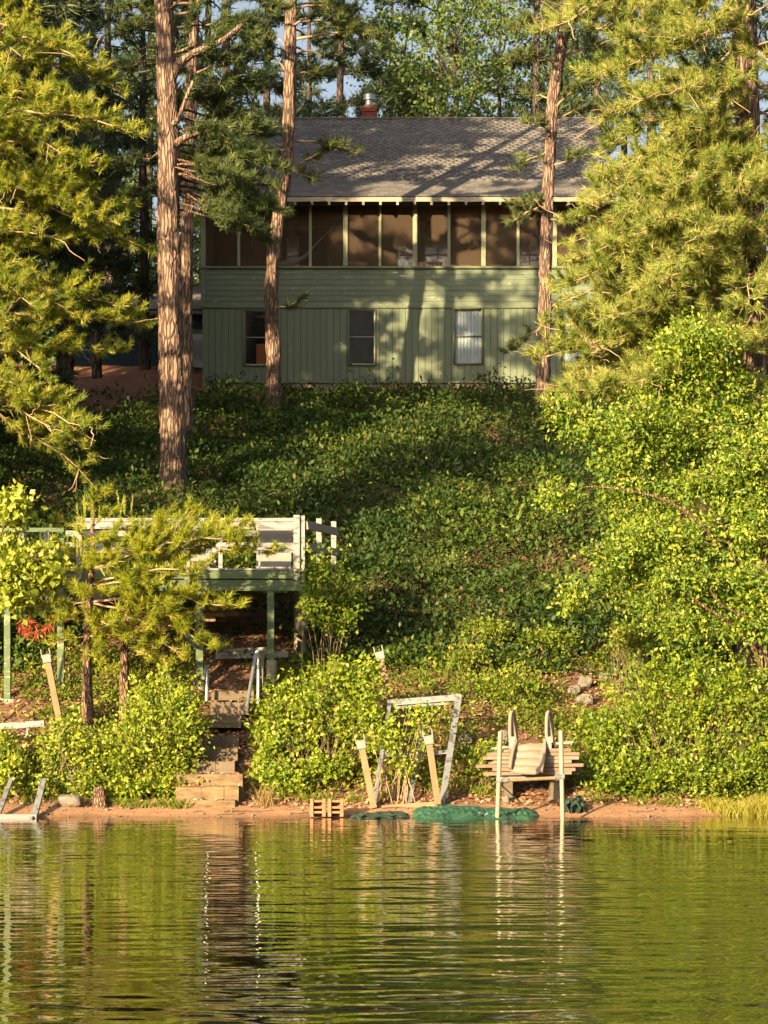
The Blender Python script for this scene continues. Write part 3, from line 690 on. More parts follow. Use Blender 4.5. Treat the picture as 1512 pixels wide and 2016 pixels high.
def window(w, curtain=None, orange=False, y=54.985):
    x0, x1, z0, z1 = w; e = .03
    a = Acc()
    def bx(xa, xb, ya, yb, za, zb_):
        v = [(x, yy, z) for x in (xa, xb) for yy in (ya, yb) for z in (za, zb_)]
        a.add(v, [(0, 1, 3, 2), (4, 6, 7, 5), (0, 4, 5, 1), (2, 3, 7, 6), (0, 2, 6, 4), (1, 5, 7, 3)])
    bx(x0 - e, x0, y - .02, y + .12, z0 - e, z1 + e); bx(x1, x1 + e, y - .02, y + .12, z0 - e, z1 + e)
    bx(x0, x1, y - .02, y + .12, z1, z1 + e); bx(x0, x1, y - .035, y + .12, z0 - e, z0)
    win = a.obj('window', M['trim'], cot)
    zm = (z0 + z1) / 2 + .02; s = .022
    for za, zb_, yy in ((z0, zm + .012, y + .055), (zm - .012, z1, y + .03)):
        a = Acc()
        def bx(xa, xb, ya, yb, zc, zd):
            v = [(x, q, z) for x in (xa, xb) for q in (ya, yb) for z in (zc, zd)]
            a.add(v, [(0, 1, 3, 2), (4, 6, 7, 5), (0, 4, 5, 1), (2, 3, 7, 6), (0, 2, 6, 4), (1, 5, 7, 3)])
        bx(x0, x0 + s, yy, yy + .022, za, zb_); bx(x1 - s, x1, yy, yy + .022, za, zb_)
        bx(x0 + s, x1 - s, yy, yy + .022, za, za + s * (1.6 if za == z0 else 1)); bx(x0 + s, x1 - s, yy, yy + .022, zb_ - s, zb_)
        a.obj('sash', M['sash'] if not curtain else M['trim_pale'], win)
        box2('pane', x0 + s, x1 - s, yy + .009, yy + .013, za + s, zb_ - s, M['glass'], win)
    if curtain:
        a = Acc(); n = 40; xs = np.linspace(x0 + .005, x1 - .005, n); yy = y + .105 + .012 * np.sin(xs * 70) + .006 * np.sin(xs * 31)
        v = np.vstack([np.stack([xs, yy, np.full(n, z0 + .02)], -1), np.stack([xs, yy, np.full(n, z1)], -1)])
        i = np.arange(n - 1); a.add(v, np.stack([i, i + 1, i + 1 + n, i + n], -1)); a.obj('curtain', M[curtain], win, True)
    if orange:
        box2('curtain', x0 + .28, x0 + .52, y + .5, y + .53, z0 + .05, z0 + .62, M['orange'], win)
    return win
window(WIN[0], None, True); window(WIN[1]); window(WIN[2], 'curtain'); window(WIN[3], 'curtain')
# porch: posts, screens, header, back wall with its windows
for px in (470, 541, 611, 680, 748, 817, 884, 952, 1020, 1092, 1160):
    wide = px in (541, 680, 817, 952, 1092)
    w = .115 if wide else .07
    box2('post', HX(px) - w / 2, HX(px) + w / 2, 54.985, 55.075, zs + .036, 14.34, M['trim_pale'], cot)
for px in (400, 1204): box2('post', HX(px) - .06, HX(px) + .06, 54.985, 55.075, zs + .036, 14.34, M['trim_pale'], cot)
ps = [400, 470, 541, 611, 680, 748, 817, 884, 952, 1020, 1092, 1160, 1204]
for pa, pb in zip(ps[:-1], ps[1:]):
    box2('screen', HX(pa) + .04, HX(pb) - .04, 55.03, 55.032, zs + .036, 14.34, M['screen'], cot)
box2('header', hx0, hx1, 54.98, 55.09, 14.34, 14.52, M['trim'], cot)
box2('porch_ceiling', hx0, hx1, 55.1, 57.6, 14.56, 14.6, M['brown_wood'], cot)
bw = 57.6; BS = bw / FPX
def BX(px): return (px - 756) * BS
def BZ(py): return CAMH + (HOR - py) * BS
holes = [(BX(a_), BX(b_), BZ(540), BZ(c_)) for a_, b_, c_ in ((566, 586, 470), (784, 818, 466), (838, 884, 464), (1018, 1068, 463))]
pierced('porch_back_wall', hx0, hx1, 12.05, 14.56, bw, bw + .08, holes, M['brown_wood'], cot)
for h in holes:
    f = box2('window', h[0] - .03, h[0], bw - .03, bw, h[2], h[3], M['sash'], cot)
    box2('sash', h[1], h[1] + .03, bw - .03, bw, h[2], h[3], M['sash'], f); box2('sash', h[0] - .03, h[1] + .03, bw - .03, bw, h[3], h[3] + .035, M['sash'], f)
    box2('sash', h[0], h[1], bw - .02, bw - .002, (h[2] + h[3]) / 2 - .015, (h[2] + h[3]) / 2 + .015, M['sash'], f)
    box2('curtain', h[0], h[1], bw + .03, bw + .034, h[2], h[3], M['blind'], f); box2('pane', h[0], h[1], bw + .012, bw + .016, h[2], h[3], M['glass_bright'], f)
    if h[1] - h[0] > .5: box2('sash', (h[0] + h[1]) / 2 - .02, (h[0] + h[1]) / 2 + .02, bw - .022, bw - .003, h[2], h[3], M['sash'], f)
box2('door_frame', BX(650) - .03, BX(650) + .03, bw - .05, bw - .002, 12.05, BZ(450), M['trim_pale'], cot)
box2('door_frame', BX(560), BX(652), bw - .05, bw - .002, BZ(450), BZ(446), M['trim_pale'], cot)
box2('door', BX(589), BX(645), bw - .04, bw - .003, 12.05, BZ(458), M['dark_in'], cot)
# roof
ey, ez, pitchr, run = 54.42, 14.42, .60, 6.05
ry, rz = ey + run, ez + pitchr * run
rx0, rx1 = hx0 - .35, HX(1216)
a = Acc(); t_ = .10
prof = [(ey, ez), (ry, rz), (2 * ry - ey, ez), (2 * ry - ey, ez - t_), (ry, rz - t_), (ey, ez - t_)]
v = [(xx, p[0], p[1]) for xx in (rx0, rx1) for p in prof]; n = 6
f4 = [(i, (i + 1) % n, (i + 1) % n + n, i + n) for i in range(n)]
a.add(v, f4); a.add(v, [(0, 5, 4), (0, 4, 1), (1, 4, 3), (1, 3, 2), (6, 10, 11), (6, 7, 10), (7, 9, 10), (7, 8, 9)])
roof = a.obj('roof', M['mortar'] if False else M['shingle'], cot)
ca = math.atan(pitchr); sl = run / math.cos(ca); tw, th_ = .22, .165
nrow = int(sl / th_) + 1
rotm = Matrix.Rotation(ca, 3, 'X') @ Matrix.Rotation(R(-2.0), 3, 'X')
def shingle_center(row, xx):
    s_ = row * th_ + .085
    return Vector((xx, ey - .03 + s_ * math.cos(ca), ez + s_ * math.sin(ca) + .012))
shing = Acc(); made = 0
for row in range(nrow):
    off = (row % 2) * tw / 2 + random.uniform(-.03, .03); xx = rx0 + off
    while xx < rx1 - .02:
        w = min(tw - .008, rx1 - xx); c = shingle_center(row, xx + w / 2); c.z += random.uniform(0, .004)
        vis = HX(560) < xx < HX(1160)
        if vis and made < 290 and row < 10:
            box('shingle', c, (w, th_ + .03, .014), M['shingle'], roof, rotm); made += 1
        else:
            vv = [c + rotm @ Vector((dx * w / 2, dy * (th_ + .03) / 2, dz * .007)) for dx in (-1, 1) for dy in (-1, 1) for dz in (-1, 1)]
            shing.add([tuple(q) for q in vv], [(0, 1, 3, 2), (4, 6, 7, 5), (0, 4, 5, 1), (2, 3, 7, 6), (0, 2, 6, 4), (1, 5, 7, 3)], np.full(6, random.random()))
        xx += tw
tag(shing.obj('shingle', M['shingle'], roof), kind='stuff')
box2('ridge_cap', rx0, rx1, ry - .12, ry + .12, rz + .0, rz + .035, M['shingle'], cot)
box2('fascia', rx0, rx1, ey - .045, ey - .012, ez - .125, ez - .015, M['fascia'], cot)
xx = rx0 + .15
while xx < rx1:
    p1 = Vector((xx, ey - .04, ez - .165)); p2 = Vector((xx, 55.2, ez - .165 + pitchr * .8))
    beam('rafter_tail', p1, p2, .06, .08, M['rafter'], cot) if False else box('rafter_tail', (p1 + p2) / 2, (.062, (p2 - p1).length, .085), M['rafter'], cot, Matrix.Rotation(ca, 3, 'X'))
    xx += 33.3 * HS
# chimney
cx, cy = (726 - 756) * 61.0 / FPX, 61.0
ch = thing('chimney', 'red brick chimney with shiny steel flue cap on the roof ridge', 'chimney', (cx, cy, rz - .3))
ctop = CAMH + (HOR - 214) * 61 / FPX; wch = .40
box2('core', cx - wch / 2 + .01, cx + wch / 2 - .01, cy - wch / 2 + .01, cy + wch / 2 - .01, rz - .6, ctop - .003, M['mortar'], ch)
bh, bl = .068, .2
z = rz - .5; r_ = 0
while z < ctop - .01:
    g = .035 if z > ctop - .15 else 0
    for side in range(4):
        for k in (0, 1):
            o = -wch / 2 + (k + .5) * bl + (0 if r_ % 2 else .0)
            sz = bl - .01
            if r_ % 2: o += (-.035 if k == 0 else .035); sz = bl - .075 if k == 0 else bl - .01
            if r_ % 2 and k == 0: o -= 0.0
            rot = Matrix.Rotation(side * math.pi / 2, 3, 'Z')
            c = Vector((cx, cy, z + bh / 2)) + rot @ Vector((o, -wch / 2 - g + .025, 0))
            box('brick', c, (sz + g * .9, .06, bh - .009), M['brick'], ch, rot)
    z += bh; r_ += 1
pipe('flue', [(cx + .01, cy, ctop - .05), (cx + .01, cy, ctop + .30)], .115, M['steel'], ch, 14)
pipe('flue_base', [(cx, cy, ctop - .02), (cx, cy, ctop + .09)], [.17, .14], M['terracotta'], ch, 14)
a = Acc(); tube(a, [(cx + .01, cy, ctop + .23), (cx + .01, cy, ctop + .39)], .165, 18); a.obj('flue_cap', M['steel'], ch)

# porch furniture
for i, (px, lab) in enumerate(((848, 'slatted brown wooden chair back just right of porch centre behind screen'), (702, 'low wooden chair left of centre behind the porch screen'))):
    c = Vector((BX(px) * .98, 56.2, 12.05))
    t = thing('porch_chair', lab, 'chair', c, 'chairs on the screened porch')
    box2('seat', c.x - .3, c.x + .3, 55.95, 56.45, 12.46, 12.5, M['lumber'], t)
    for sx in (-.28, .28):
        for sy in (55.98, 56.42): box2('leg', c.x + sx - .025, c.x + sx + .025, sy - .025, sy + .025, 12.05, 12.455, M['lumber'], t)
    for k in range(6): box2('slat', c.x - .29 + k * .1, c.x - .22 + k * .1, 55.92, 55.945, 12.5, 13.02, M['lumber'], t)
    box2('top_rail', c.x - .31, c.x + .31, 55.91, 55.95, 13.02, 13.08, M['lumber'], t)
hm = Acc()
hp = spline([P(680, 418, 55.6), P(625, 478, 55.7), P(590, 512, 55.8), P(545, 525, 55.9)], 14)
tube(hm, hp, np.concatenate([np.linspace(.012, .02, 7), np.linspace(.05, .13, 7)]), 7)
tag(hm.obj('hammock', M['deck_side'], smooth=True, loc=tuple(hp[0])), 'rolled grey hammock slung diagonally behind the left porch screens', 'hammock')

# neighbour shed and louvred cabinet at the left
sh = thing('shed', 'dark blue clapboard shed left of the cottage with shade put into its colour', 'shed', P(230, 715, 63))
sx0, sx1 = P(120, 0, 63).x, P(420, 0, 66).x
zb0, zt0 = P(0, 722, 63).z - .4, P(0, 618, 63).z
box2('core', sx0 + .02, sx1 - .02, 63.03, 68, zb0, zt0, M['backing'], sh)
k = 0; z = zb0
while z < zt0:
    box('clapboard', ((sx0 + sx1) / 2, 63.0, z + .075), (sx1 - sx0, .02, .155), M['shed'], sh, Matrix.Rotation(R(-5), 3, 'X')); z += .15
a = Acc()
v = [(xx, yy, zz) for xx in (sx0 - .3, sx1 + .3) for yy, zz in ((62.7, zt0 - .05), (65.5, zt0 + 1.3), (68.3, zt0 - .05))]
a.add(v, [(0, 1, 4, 3), (1, 2, 5, 4), (0, 3, 5, 2)]); a.add(v, [(0, 2, 1), (3, 4, 5)]); a.obj('roof', M['shingle'], sh)
D0 = 58.5
cb = thing('louvred_cabinet', 'pale grey louvred cabinet beside the left end of the cottage', 'cabinet', P(384, 718, D0))
p0, p1 = P(373, 716, D0), P(403, 658, D0)
box2('body', p0.x, p1.x, D0, D0 + .4, p0.z - .1, p1.z, M['grey_unit'], cb)
for k in range(12):
    z = p0.z + .12 + k * (p1.z - p0.z - .25) / 12
    box('slat', ((p0.x + p1.x) / 2 + .03, D0 - .015, z), (p1.x - p0.x - .12, .012, .05), M['grey_unit'], cb, Matrix.Rotation(R(-38), 3, 'X'))
for k in range(9):
    xa = p0.x + (k - .5) * .055
    for s_ in (-1, 1): beam('lattice', (xa - s_ * .07, D0 + .1 + .01 * s_, p1.z + .002), (xa + s_ * .07, D0 + .1 + .01 * s_, p1.z + .15), .008, .016, M['deck_white'], cb)

# ------------------------------------------------------------------ deck
dk = thing('wooden_deck', 'weathered green deck on posts with flaking white railing above the steps', 'deck', P(360, 1300, 33))
DF = 33.0
def deckbox(name, px0, py0, px1, py1, d, t, mat, dy=0):
    a_, b_ = P(px0, py0, d), P(px1, py1, d)
    return box2(name, a_.x, b_.x, d + dy, d + dy + t, min(a_.z, b_.z), max(a_.z, b_.z), mat, dk)
zfl = P(0, 1122, DF).z
# floor planks (front edge towards the lake) and joists
fx0, fx1 = P(122, 0, DF).x, P(600, 0, DF).x
nplank = 24; 
for i in range(nplank):
    xa = fx0 + i * (fx1 - fx0) / nplank; xb = fx0 + (i + 1) * (fx1 - fx0) / nplank - .008
    box2('plank', xa, xb, DF + .04, DF + 3.0, zfl - .03, zfl, M['deck_side'], dk)
deckbox('toe_board', 122, 1124, 578, 1139, DF, .035, M['deck_green'], -.01)
deckbox('rim_edge', 250, 1119, 578, 1123, DF, .05, M['deck_white'], -.02)
deckbox('beam', 140, 1142, 604, 1163, DF, .09, M['deck_green'], -.005)
for k in range(5): box2('joist', fx0 + .1, fx1 - .05, DF + .5 + k * .55, DF + .55 + k * .55, zfl - .19, zfl - .032, M['deck_side'], dk)
box2('rear_beam', fx0, fx1, DF + 2.9, DF + 2.98, zfl - .33, zfl - .2, M['deck_side'], dk)
# railing posts (front)
deckbox('rail_post', 578, 1014, 590, 1141, DF, .10, M['deck_white'], -.03)
deckbox('rail_post', 590.4, 1015, 600, 1141, DF, .10, M['deck_white'], .01)
deckbox('rail_post', 363, 1014, 374, 1141, DF, .09, M['deck_white'], -.02)
deckbox('rail_post', 150, 1018, 161, 1141, DF, .09, M['deck_white'], -.02)
for xa, xb in ((161.3, 362.7), (374.3, 577.7)):
    deckbox('rail', xa, 1020, xb, 1027, DF, .09, M['deck_white'], -.02)
    deckbox('rail', xa, 1028, xb, 1041, DF, .035, M['deck_white'], -.01)
    deckbox('rail', xa, 1078, xb, 1088, DF, .035, M['deck_white'], -.01)
# right side railing receding
s1, s2 = P(628, 1021, 34.1), P(657, 1027, 35.2); s0 = P(600, 1018, 33.05)
for p, wpx, pyb in ((s1, 10.5, 1130), (s2, 10, 1128)):
    d = p.y; zb_ = P(0, pyb, d).z - .25
    box2('rail_post', p.x - wpx * d / FPX / 2, p.x + wpx * d / FPX / 2, d - .045, d + .045, zb_, p.z, M['deck_white'], dk)
for py0, py1, py2, h in ((1034, 1040, 1047, .13), (1076, 1082, 1088, .12)):
    q0, q1, q2 = P(600, py0, 33.05), P(628, py1, 34.05), P(660, py2, 35.25)
    beam('rail', q0 + Vector((.03, 0, 0)), q2 + Vector((.04, 0, 0)), .035, h, M['deck_side'], dk)
# rear railing seen through the front one
RD = 36.0
for px in (210, 325, 430, 540):
    deckbox('rail_post', px, 1045, px + 8, 1120, RD, .09, M['deck_white'])
for pya, pyb in ((1045, 1056), (1068, 1077)):
    deckbox('rail', 130, pya, 600, pyb, RD, .04, M['deck_white'], -.05)
# support posts and piers
def pier(px, pyt, pyb, d, r): 
    p = P(px, pyt, d); g = min(P(px, pyb, d).z, gz(p.x, d)) - .3
    pipe('pier', [(p.x, d, g), (p.x, d, p.z)], r, M['concrete'], dk, 16)
for px, pt, pb, d, wpx in ((533, 1164, 1301, 33.05, 13.5), (393, 1164, 1345, 33.0, 14), (120, 1060, 1372, 32.3, 13), (15, 1045, 1378, 31.9, 12), (47, 1050, 1296, 34.2, 10)):
    pa, pb_ = P(px, pt, d), P(px, pb, d)
    box2('support_post', pa.x - wpx * d / FPX / 2, pa.x + wpx * d / FPX / 2, d - .05, d + .05, pb_.z - .02, pa.z, M['deck_green'], dk)
pier(535, 1300, 1350, 33.05, .085); pier(20, 1376, 1420, 31.9, .125); pier(49, 1294, 1335, 34.2, .115); pier(592, 1164, 1235, 34.3, .105); pier(393, 1343, 1380, 33.0, .1); pier(120, 1371, 1400, 32.3, .1)
beam('brace', P(338, 1212, 33.02), P(388, 1275, 32.96), .05, .09, M['deck_green'], dk)
beam('brace', P(448, 1250, 33.9), P(395, 1285, 33.0), .04, .05, M['deck_green'], dk)
# left wing: landing with its own rails
deckbox('beam', 0, 1081, 127, 1096, 32.3, .06, M['deck_green'], -.06)
deckbox('beam', -80, 1081, 0, 1096, 32.3, .06, M['deck_green'], -.06)
deckbox('rail', -80, 1040, 127, 1048, 32.3, .05, M['deck_green'], -.08)
deckbox('rail_post', 38, 1048, 48, 1081, 32.3, .07, M['deck_white'], -.055)
deckbox('rail_post', 86, 1045, 96, 1095, 34.5, .07, M['deck_white'])
box2('landing', P(-80, 0, 32.3).x, fx0 - .01, 32.3, 35.2, P(0, 1083, 32.3).z, P(0, 1081, 32.3).z + .02, M['deck_side'], dk)
beam('sill_beam', P(425, 1291, 33.6), P(568, 1288, 33.6), .12, .10, M['deck_white'], dk)
beam('sill_beam', P(440, 1281, 33.8), P(530, 1277, 33.8), .12, .05, M['deck_white'], dk)
# white canvas patio chairs behind the railing
for px, lab, wpx in ((543, 'white canvas patio chair behind the right end of the deck railing', 66), (394, 'white canvas patio chair near the middle post of the deck railing', 42)):
    d = 33.6; c = P(px, 1122, d); w = wpx * d / FPX / 2; zt_ = P(0, 1038, d).z
    t = thing('patio_chair', lab, 'chair', (c.x, d, zfl), 'patio chairs on the deck')
    box('backrest', (c.x, d - .02, (zt_ + zfl + .46) / 2), (2 * w, .03, zt_ - zfl - .46), M['canvas'], t, Matrix.Rotation(R(6), 3, 'X'))
    box('seat', (c.x, d + .28, zfl + .40), (2 * w, .5, .03), M['canvas'], t, Matrix.Rotation(R(4), 3, 'X'))
    box2('skirt', c.x - w * .92, c.x + w * .92, d - .0, d + .012, zfl + .03, zfl + .33, M['canvas'], t)
    for sx in (-1, 1):
        box2('leg', c.x + sx * (w + .025) - .015, c.x + sx * (w + .025) + .015, d - .02, d + .01, zfl, zt_, M['deck_white'], t)
        box2('leg', c.x + sx * (w + .025) - .015, c.x + sx * (w + .025) + .015, d + .5, d + .53, zfl, zfl + .6, M['deck_white'], t)
        box2('armrest', c.x + sx * (w + .025) - .03, c.x + sx * (w + .025) + .03, d + .012, d + .55, zfl + .6, zfl + .625, M['deck_white'], t)
# lumber pile under the deck
lp = thing('lumber_pile', 'pile of old brown boards stored under the deck', 'lumber pile', P(415, 1222, 34.6))
for i, (xa, xb, py, dd) in enumerate(((362, 445, 1219, 34.5), (380, 424, 1219, 34.3), (340, 470, 1208, 34.5), (372, 441, 1210, 34.3), (350, 462, 1199, 34.5), (360, 436, 1200, 34.35), (380, 430, 1192, 34.5))):
    pa, pb_ = P(xa, py, dd), P(xb, py, dd)
    box2('board', pa.x, pb_.x, dd, dd + .16, pa.z - .036, pa.z + .036, M['lumber'], lp)
# pipe handrails on the steps
def handrail(lab, tops):
    t = thing('handrail', lab, 'handrail', tops[0][0], 'pipe handrails on the steps')
    for pts in tops: pipe('pipe', pts, .026, M['steel'], t, 10)
handrail('galvanised pipe handrail on the right of the steps', [[P(486, 1392, 30.6), P(503, 1290, 31.6), P(508, 1285, 31.7)], [P(509, 1288, 31.7), P(508, 1385, 31.7)], [P(506, 1284, 31.7), P(515, 1284, 32.2), P(517, 1290, 32.3), P(517, 1362, 32.3)]])
handrail('short pale pipe handrail on the left of the steps', [[P(407, 1380, 31.8), P(408, 1315, 31.8)], [P(400, 1335, 31.3), P(406, 1312, 31.8), P(409, 1312, 31.85)]])

# ------------------------------------------------------------------ timber steps
stp = thing('garden_steps', 'stepped timber stairway from the water up to the deck', 'steps', P(425, 1598, 28.6))
rows = [(385, 463, 1575, 1597, 28.75, 'timber', [428]), (346, 470, 1549, 1573, 28.95, 'timber', [396, 441]), (331, 478, 1525, 1546, 29.25, 'timber', [401]), (362, 462, 1500, 1522, 29.7, 'timber_dark', [424]),
        (395, 468, 1474, 1498, 30.1, 'timber_dark', []), (400, 470, 1450, 1472, 30.5, 'timber_dark', [436]), (405, 475, 1409, 1430, 30.95, 'timber_dark', []), (415, 490, 1383, 1405, 31.5, 'timber_dark', [455]), (415, 500, 1360, 1376, 32.0, 'timber_dark', [])]
for xa, xb, pt, pb, d, mt, js in rows:
    xs = [xa] + js + [xb]
    for q0, q1 in zip(xs[:-1], xs[1:]):
        pa, pb_ = P(q0, pt, d), P(q1, pb, d); e = random.uniform(-.012, .012)
        box2('timber', pa.x + .002, pb_.x - .002, d + e, d + .36, pb_.z - (.06 if mt == 'timber' else .02), pa.z + random.uniform(-.006, .006), M[mt], stp)
pa = P(462, 1597, 28.6)
box2('side_timber', P(456, 0, 28.9).x, P(477, 0, 28.9).x, 29.12, 29.5, P(0, 1600, 28.9).z, P(0, 1551, 29.1).z, M['timber_dark'], stp)

# ------------------------------------------------------------------ dock parts stored on the shore
def upost(name, lab, ptop, pbot, mat=M['dock_post'], w=.085, group=None):
    t = thing(name, lab, 'dock leg', pbot, group)
    beam('post', pbot, ptop, w, w, mat, t)
    ax = (ptop - pbot).normalized(); fr = frame_of(pbot, ptop)
    c = ptop + ax * .012
    box('bracket_plate', c, (.03, .12, .135), M['canvas'], t, fr)
    for s_ in (-1, 1): box('bracket_arm', c + fr @ Vector((.05, 0, s_ * .06)), (.10, .12, .013), M['canvas'], t, fr)
    box('bracket_face', c + fr @ Vector((-.05, -.055, 0)), (.09, .012, .12), M['canvas'], t, fr)
    return t
df = thing('metal_dock_section', 'grey metal dock frame tilted back against the bank', 'dock frame', P(800, 1590, 28.7))
q = [(735, 1590, 28.75), (767, 1384, 30.2), (903, 1372, 30.2), (869, 1588, 28.75)]
c4 = [P(*k) for k in q]
beam('rail', c4[0], c4[1], .05, .055, M['alu'], df); beam('rail', c4[3], c4[2], .05, .085, M['alu'], df)
beam('rail', c4[1] + Vector((-.03, 0, 0)), c4[2] + Vector((.04, 0, 0)), .06, .085, M['alu'], df)
beam('rail', P(806, 1584, 28.8), P(831, 1440, 29.85), .04, .05, M['alu'], df)
beam('rail', P(752, 1487, 29.5), P(887, 1480, 29.5), .04, .05, M['alu'], df)
beam('rail', P(770, 1394, 30.23), P(885, 1384, 30.23), .03, .04, M['alu'], df)
beam('base_rail', P(722, 1594, 28.72), P(872, 1583, 28.68), .10, .085, M['dock_post'], df)
upost('dock_stake', 'tan wooden dock leg with bracket left of the metal frame', P(710, 1462, 28.6), P(736, 1590, 28.6), group='dock legs on the shore')
upost('dock_stake', 'tan wooden dock leg with bracket crossing the metal frame', P(843, 1452, 28.55), P(862, 1583, 28.6), group='dock legs on the shore')
upost('dock_stake', 'tan wooden dock leg with bracket above the metal frame on the bank', P(747, 1288, 30.6), P(768, 1374, 30.5), group='dock legs on the shore')
upost('dock_stake', 'tan wooden dock leg with bracket under the left of the deck', P(92, 1292, 30.2), P(116, 1412, 30.3), group='dock legs on the shore')
tb = thing('timber_beam', 'long white flaking timber lying below the left deck pier', 'timber', P(45, 1428, 30.1))
beam('beam', P(-60, 1434, 30.1), P(88, 1424, 30.1), .12, .085, M['deck_white'], tb)
beam('bracket', P(55, 1430, 30.03), P(52, 1452, 30.0), .03, .03, M['alu'], tb)
lf = thing('dock_section', 'pale metal dock end lying in the water at the left', 'dock frame', P(30, 1612, 27.95))
box2('base', P(-60, 0, 27.9).x, P(73, 0, 27.9).x, 27.85, 28.0, P(0, 1614, 27.9).z, P(0, 1603, 27.9).z, M['canvas'], lf)
box2('base_rail', P(-60, 0, 27.9).x, P(66, 0, 27.9).x, 27.8, 27.846, P(0, 1611, 27.9).z - .005, P(0, 1606, 27.9).z, M['alu'], lf)
beam('leg', P(68, 1606, 28.0), P(86, 1536, 28.9), .05, .08, M['alu'], lf); beam('leg', P(-3, 1604, 28.0), P(24, 1530, 28.9), .05, .055, M['alu'], lf)

# dock ladder frame in the water
dl = thing('pipe_frame', 'two pale poles with clamped crossbar standing in the shallow water', 'dock frame', P(1045, 1625, 27.6))
d = 27.75
for px0, px1, pt in ((985, 979, 1440), (1104, 1108, 1438)):
    pipe('pole', [P(px1 - .3 * (px1 - px0), 1680, d), P(px1, 1625, d), P(px0, pt, d)], .030, M['pale_pole'], dl, 12)
pipe('crossbar', [P(985, 1537, d), P(1106, 1531, d)], .024, M['dock_post'], dl, 10)
for px, py in ((982, 1536), (1106, 1529), (996, 1536), (1097, 1531)):
    pipe('clamp', [P(px - 5, py, d), P(px + 5, py - .4, d)], .042, M['alu'], dl, 8)
pipe('strut', [P(984, 1543, d + .05), P(1028, 1583, d + .9)], .009, M['pale_pole'], dl, 6)
# plank stack
pk = thing('plank_stack', 'stack of pale dock planks behind the two poles', 'plank stack', P(1047, 1532, 29.2))
zt_ = 1533
for layer in range(7):
    py = 1523 - layer * 7.6
    for row in range(3):
        dd = 29.0 + row * .16
        xa = random.choice([952, 962, 970, 975]) + random.uniform(-8, 6); xb = random.choice([1120, 1128, 1138, 1142]) + random.uniform(-6, 4)
        if layer in (2, 3): xa -= 8; xb += 6
        if layer >= 6: xa += 25; xb -= 10
        tilt = random.uniform(-.8, .8)
        beam('plank', P(xa, py + tilt, dd), P(xb, py - tilt - 1.5, dd), .148, .044, M['dock_plank'], pk)
beam('bearer', P(985, 1531, 29.05), P(1104, 1528, 29.05), .10, .06, M['canvas'], pk); beam('bearer', P(980, 1533, 29.35), P(1110, 1531, 29.35), .1, .06, M['canvas'], pk)
beam('plank', P(968, 1473, 29.1), P(1128, 1461, 29.1), .14, .03, M['deck_white'], pk)
for px in (1000, 1090): box2('support_block', P(px - 8, 0, 29.2).x, P(px + 8, 0, 29.2).x, 29.05, 29.4, gz(P(px, 0, 29.2).x, 29.2) - .05, P(0, 1536, 29.2).z, M['timber_dark'], pk)
# resin chair tipped on the planks: slatted back towards us, arms up
rc = thing('resin_chair', 'beige moulded resin chair tipped over on the plank stack', 'chair', P(1040, 1528, 28.8))
def lerp(a_, b_, t): return a_ * (1 - t) + b_ * t
A0, A1, B0, B1 = P(1004, 1522, 28.62), P(1064, 1524, 28.62), P(1014, 1470, 28.95), P(1072, 1466, 28.95)
def cq(u, v): return lerp(lerp(A0, A1, u), lerp(B0, B1, u), v)
nrm = (A1 - A0).cross(B0 - A0).normalized()
if nrm.y > 0: nrm = -nrm
a = Acc(); nu, nv = 14, 40
grid = []
for j in range(nv + 1):
    for i in range(nu + 1):
        u, v_ = i / nu, j / nv
        rc_ = .10
        if v_ < rc_: 
            k = math.sqrt(max(0, 1 - ((rc_ - v_) / rc_) ** 2)); sh_ = (1 - k) * .12; u = sh_ + u * (1 - 2 * sh_)
        w_ = .05 * math.sin(math.pi * ((v_ * 3.7) % 1)) ** .6 * math.sin(math.pi * min(1, max(0, (u - .06) / .88))) ** .5 if .07 < v_ else 0
        edge = .02 * (abs(2 * u - 1) ** 6)
        grid.append(tuple(cq(u, v_) + nrm * (w_ + edge)))
gi = np.arange((nu + 1) * (nv + 1)).reshape(nv + 1, nu + 1)
fq = np.stack([gi[:-1, :-1], gi[:-1, 1:], gi[1:, 1:], gi[1:, :-1]], -1).reshape(-1, 4)
a.add(grid, fq); back = [tuple(Vector(g_) - nrm * .02) for g_ in grid]; a.add(back, fq[:, ::-1])
rim = list(gi[0, :]) + list(gi[1:, -1]) + list(gi[-1, ::-1][1:]) + list(gi[::-1, 0][1:-1]); nr = len(rim)
vv = [grid[i] for i in rim] + [back[i] for i in rim]; i = np.arange(nr)
a.add(vv, np.stack([i, i + nr, np.roll(i, -1) + nr, np.roll(i, -1)], -1))
a.obj('backrest', M['resin'], rc, True)
pipe('side_rail', spline([cq(1.02, .05) + nrm * .02, cq(1.04, .6) + nrm * .03, cq(1.0, 1.05) + nrm * .04, P(1074, 1456, 28.98)], 12), .024, M['resin'], rc, 10)
pipe('side_rail', spline([cq(-.02, .08) + nrm * .05, cq(-.03, .6) + nrm * .07, cq(.0, 1.0) + nrm * .04, P(1017, 1460, 28.98)], 12), .024, M['resin'], rc, 10)
for px, lx in ((1006, 0), (1078, 0)):
    c = P(px, 1470, 28.98)
    pts = spline([P(px, 1476, 28.98), P(px - 2, 1440, 28.98), P(px - 1, 1408, 28.98), P(px + 3, 1402, 29.02), P(px + 8, 1420, 29.12), P(px + 10, 1450, 29.2), P(px + 9, 1474, 29.2)], 22)
    a = Acc(); tube(a, pts, .026, 8); a.obj('armrest', M['resin'], rc, True)
    beam('arm_web', P(px + 2, 1408, 29.0), P(px + 4, 1466, 29.06), .03, .028, M['resin'], rc)
    box2('arm_socket', P(px - 3, 0, 29).x, P(px + 7, 0, 29).x, 28.93, 29.0, P(0, 1477, 29).z, P(0, 1450, 29).z, M['canvas'], rc)

